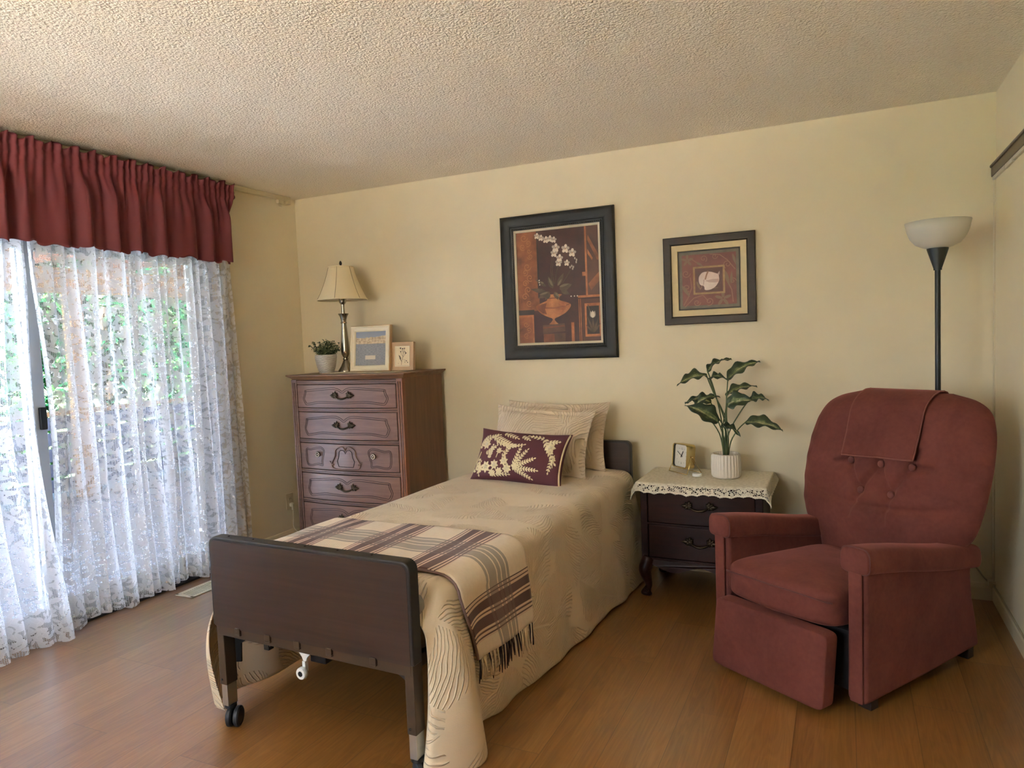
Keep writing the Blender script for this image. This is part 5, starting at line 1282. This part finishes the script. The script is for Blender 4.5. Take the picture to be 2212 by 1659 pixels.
# ------------------------------------------------------------------ small things on wall and floor
IV = plain('ivory plastic', (206, 190, 156), .4); SLOT = plain('dark slot', (40,34,28), .6)
ol = thing('wall_outlet', 'ivory wall outlet beside the dresser', 'outlet', (.0, -.235, .285))
MB().box((0,-.035,-.057),(.006,.035,.057)).build('cover_plate', IV, ol, bevel=.003)
for z in (-.02, .02):
    MB().box((.006,-.017,z-.014),(.0085,.017,z+.014)).build('socket', IV, ol, bevel=.003); M = MB()
    for y in (-.007, .007): M.box((.0086,y-.0012,z-.004),(.009,y+.0012,z+.006))
    M.build('slot', SLOT, ol)
pg = thing('power_plug', 'white plug and thin cord in the outlet beside the dresser', 'plug', (.0095, -.235, .262))
WP = plain('cream cord plastic', (214, 204, 180), .5)
MB().box((0,-.013,-.012),(.022,.013,.014)).box((.014,-.009,-.036),(.028,.009,.010)).build('plug_body', WP, pg, bevel=.004)
MB().tube([tuple(p) for p in loop_smooth([(.021,0,-.036),(.022,-.002,-.10),(.03,-.01,-.16),(.10,-.02,-.20),(.22,-.03,-.225),(.33,-.015,-.2555)], 6, closed=False)], .0026, 6).build('cord', WP, pg, smooth=True)
vt = thing('floor_vent', 'cream slotted metal floor register near the lace curtain', 'vent', (.205, -1.13, 0))
VM = plain('cream enamelled metal', (214, 208, 190), .4)
M = MB(); w, l = .069, .20
M.box((-w,-l,0),(w,-l+.022,.005)).box((-w,l-.022,0),(w,l,.005)).box((-w,-l,0),(-w+.022,l,.005)).box((w-.022,-l,0),(w,l,.005)).build('rim', VM, vt, bevel=.002)
M = MB(); k = 24
for i in range(k):
    y = lerp(-l+.03, l-.03, i/(k-1)); M.box((-w+.02,y-.0026,.0006),(w-.02,y+.0026,.0042))
M.build('louvre', VM, vt); MB().box((-w+.02,-l+.02,.0002),(w-.02,l-.02,.0006)).build('opening_shade', SLOT, vt)  # dark sheet below the louvres paints the shade of the opening
cdr = thing('lamp_cord', 'pale cord running along the right baseboard behind the recliner', 'cord', (4.225, -.03, .09))
CP = plain('pale cord', (170, 158, 132), .6)
MB().tube([tuple(p) for p in loop_smooth([(-.25,-.30,-.06),(-.20,-.05,.10),(-.10,.018,.115),(-.02,.012,.02),(.006,-.02,.001),(.010,-.15,.0005),(.011,-.35,.0005),(.010,-.6,.0005),(.010,-.9,.0005)], 6, closed=False)], .0042, 6).build('cord', CP, cdr, smooth=True)
MB().box((-.012,-.035,-.004),(.018,.010,.022)).tube([(.004,-.03,.012),(.018,-.05,.016)], .004, 6).build('cord_clip', IV, cdr, bevel=.003)

PART_LABELS = {'sleeve': 'bright zinc leg sleeve', 'caster_wheel': 'dark rubber caster wheel', 'roller': 'small white wheel', 'roller_bracket': 'white metal bracket', 'panel_face': 'wood grain panel face',
    'embroidery': 'cream embroidered leaves', 'beads': 'pearly bead clusters', 'piping': 'cream piping', 'handle': 'antique brass leafy pull', 'knob': 'round brass knob', 'panel_groove': 'dark outline standing for groove shade', 'dial': 'white dial',
    'hour_hand': 'black hour hand', 'minute_hand': 'black minute hand', 'numeral': 'grey numeral', 'pot': 'plant pot', 'soil': 'brown soil', 'foliage': 'green foliage', 'bowl_shade': 'white frosted bowl', 'shade': 'cream fabric shade', 'liner': 'pale linen liner',
    'mat_board': 'parchment mat board', 'painting': 'orchids in an urn on a dark red ground', 'print': 'printed picture', 'blank_tag': 'blank cream tag', 'finial': 'dark finial', 'top_rail': 'tan top rail', 'tassel': 'twisted fringe tassel', 'paper': 'cream paper', 'sprig_drawing': 'dark flower sprig drawing', 'tuft_button': 'covered tuft button', 'opening_shade': 'dark sheet for the opening shade'}
for o_ in bpy.data.objects:
    k_ = o_.name.split('.')[0]
    if o_.parent and k_ in PART_LABELS: o_['label'] = PART_LABELS[k_]
# ------------------------------------------------------------------ light: daylight through the glass door and the added window
sc = bpy.context.scene
wd = bpy.data.worlds.new('daylight'); sc.world = wd; wd.use_nodes = True; t = wd.node_tree
bg = t.nodes['Background']
gen = nd(t, 'ShaderNodeTexCoord').outputs['Generated']
s = nd(t, 'ShaderNodeSeparateXYZ', {0: gen})
ele = s.outputs[2]
dn = nd(t, 'ShaderNodeVectorMath', {0: gen, 1: Vector((-.62, -.74, .26)).normalized()}, operation='DOT_PRODUCT').outputs['Value']
glow = mt(t, 'POWER', mt(t, 'MAXIMUM', dn, 0.), 2.2)
sky = ramp(t, mt(t, 'MULTIPLY_ADD', ele, .5, .5), [(0, (.36,.40,.33,1)), (.47, (.66,.65,.60,1)), (.53, (.88,.92,1.,1)), (1, (.50,.70,1.,1))])
t.links.new(sky, bg.inputs[0])
t.links.new(mt(t, 'MULTIPLY_ADD', glow, GLOW, BASE), bg.inputs[1])
sl = bpy.data.lights.new('sun', 'SUN'); so = bpy.data.objects.new('sun', sl); C.objects.link(so)
sl.energy = SUN; sl.angle = math.radians(2); sl.color = (1., .975, .935)
so.rotation_euler = Vector((-.35, -.10, -.93)).to_track_quat('-Z', 'Y').to_euler()      # from behind the house, onto the garden
def portal(name, x, y0, y1, z0, z1):
    l = bpy.data.lights.new(name, 'AREA'); l.shape = 'RECTANGLE'; l.size = y1-y0; l.size_y = z1-z0; l.cycles.is_portal = True
    o = bpy.data.objects.new(name, l); C.objects.link(o)
    o.matrix_world = Matrix(((0,0,-1,x),(1,0,0,(y0+y1)/2),(0,-1,0,(z0+z1)/2),(0,0,0,1)))
    return o
portal('door_portal', -.14, D0+.02, D1-.02, .02, DT-.02)
pw_ = portal('added_window_portal', 0, 0, F1-F0, 0, 2.1-FZ); pw_.matrix_world = Matrix(((1,0,0,(F0+F1)/2),(0,0,-1,YF-.12),(0,1,0,(FZ+2.1)/2),(0,0,0,1)))
vs = sc.view_settings; sc.display_settings.display_device = 'sRGB'; vs.view_transform = 'Standard'; vs.look = 'None'; vs.gamma = 1; vs.use_curve_mapping = False; vs.exposure = EXPO
cy = sc.cycles; cy.use_denoising = True; cy.max_bounces = 9; cy.diffuse_bounces = 6; cy.transparent_max_bounces = 18; cy.sample_clamp_indirect = 8; cy.caustics_reflective = False; cy.caustics_refractive = False
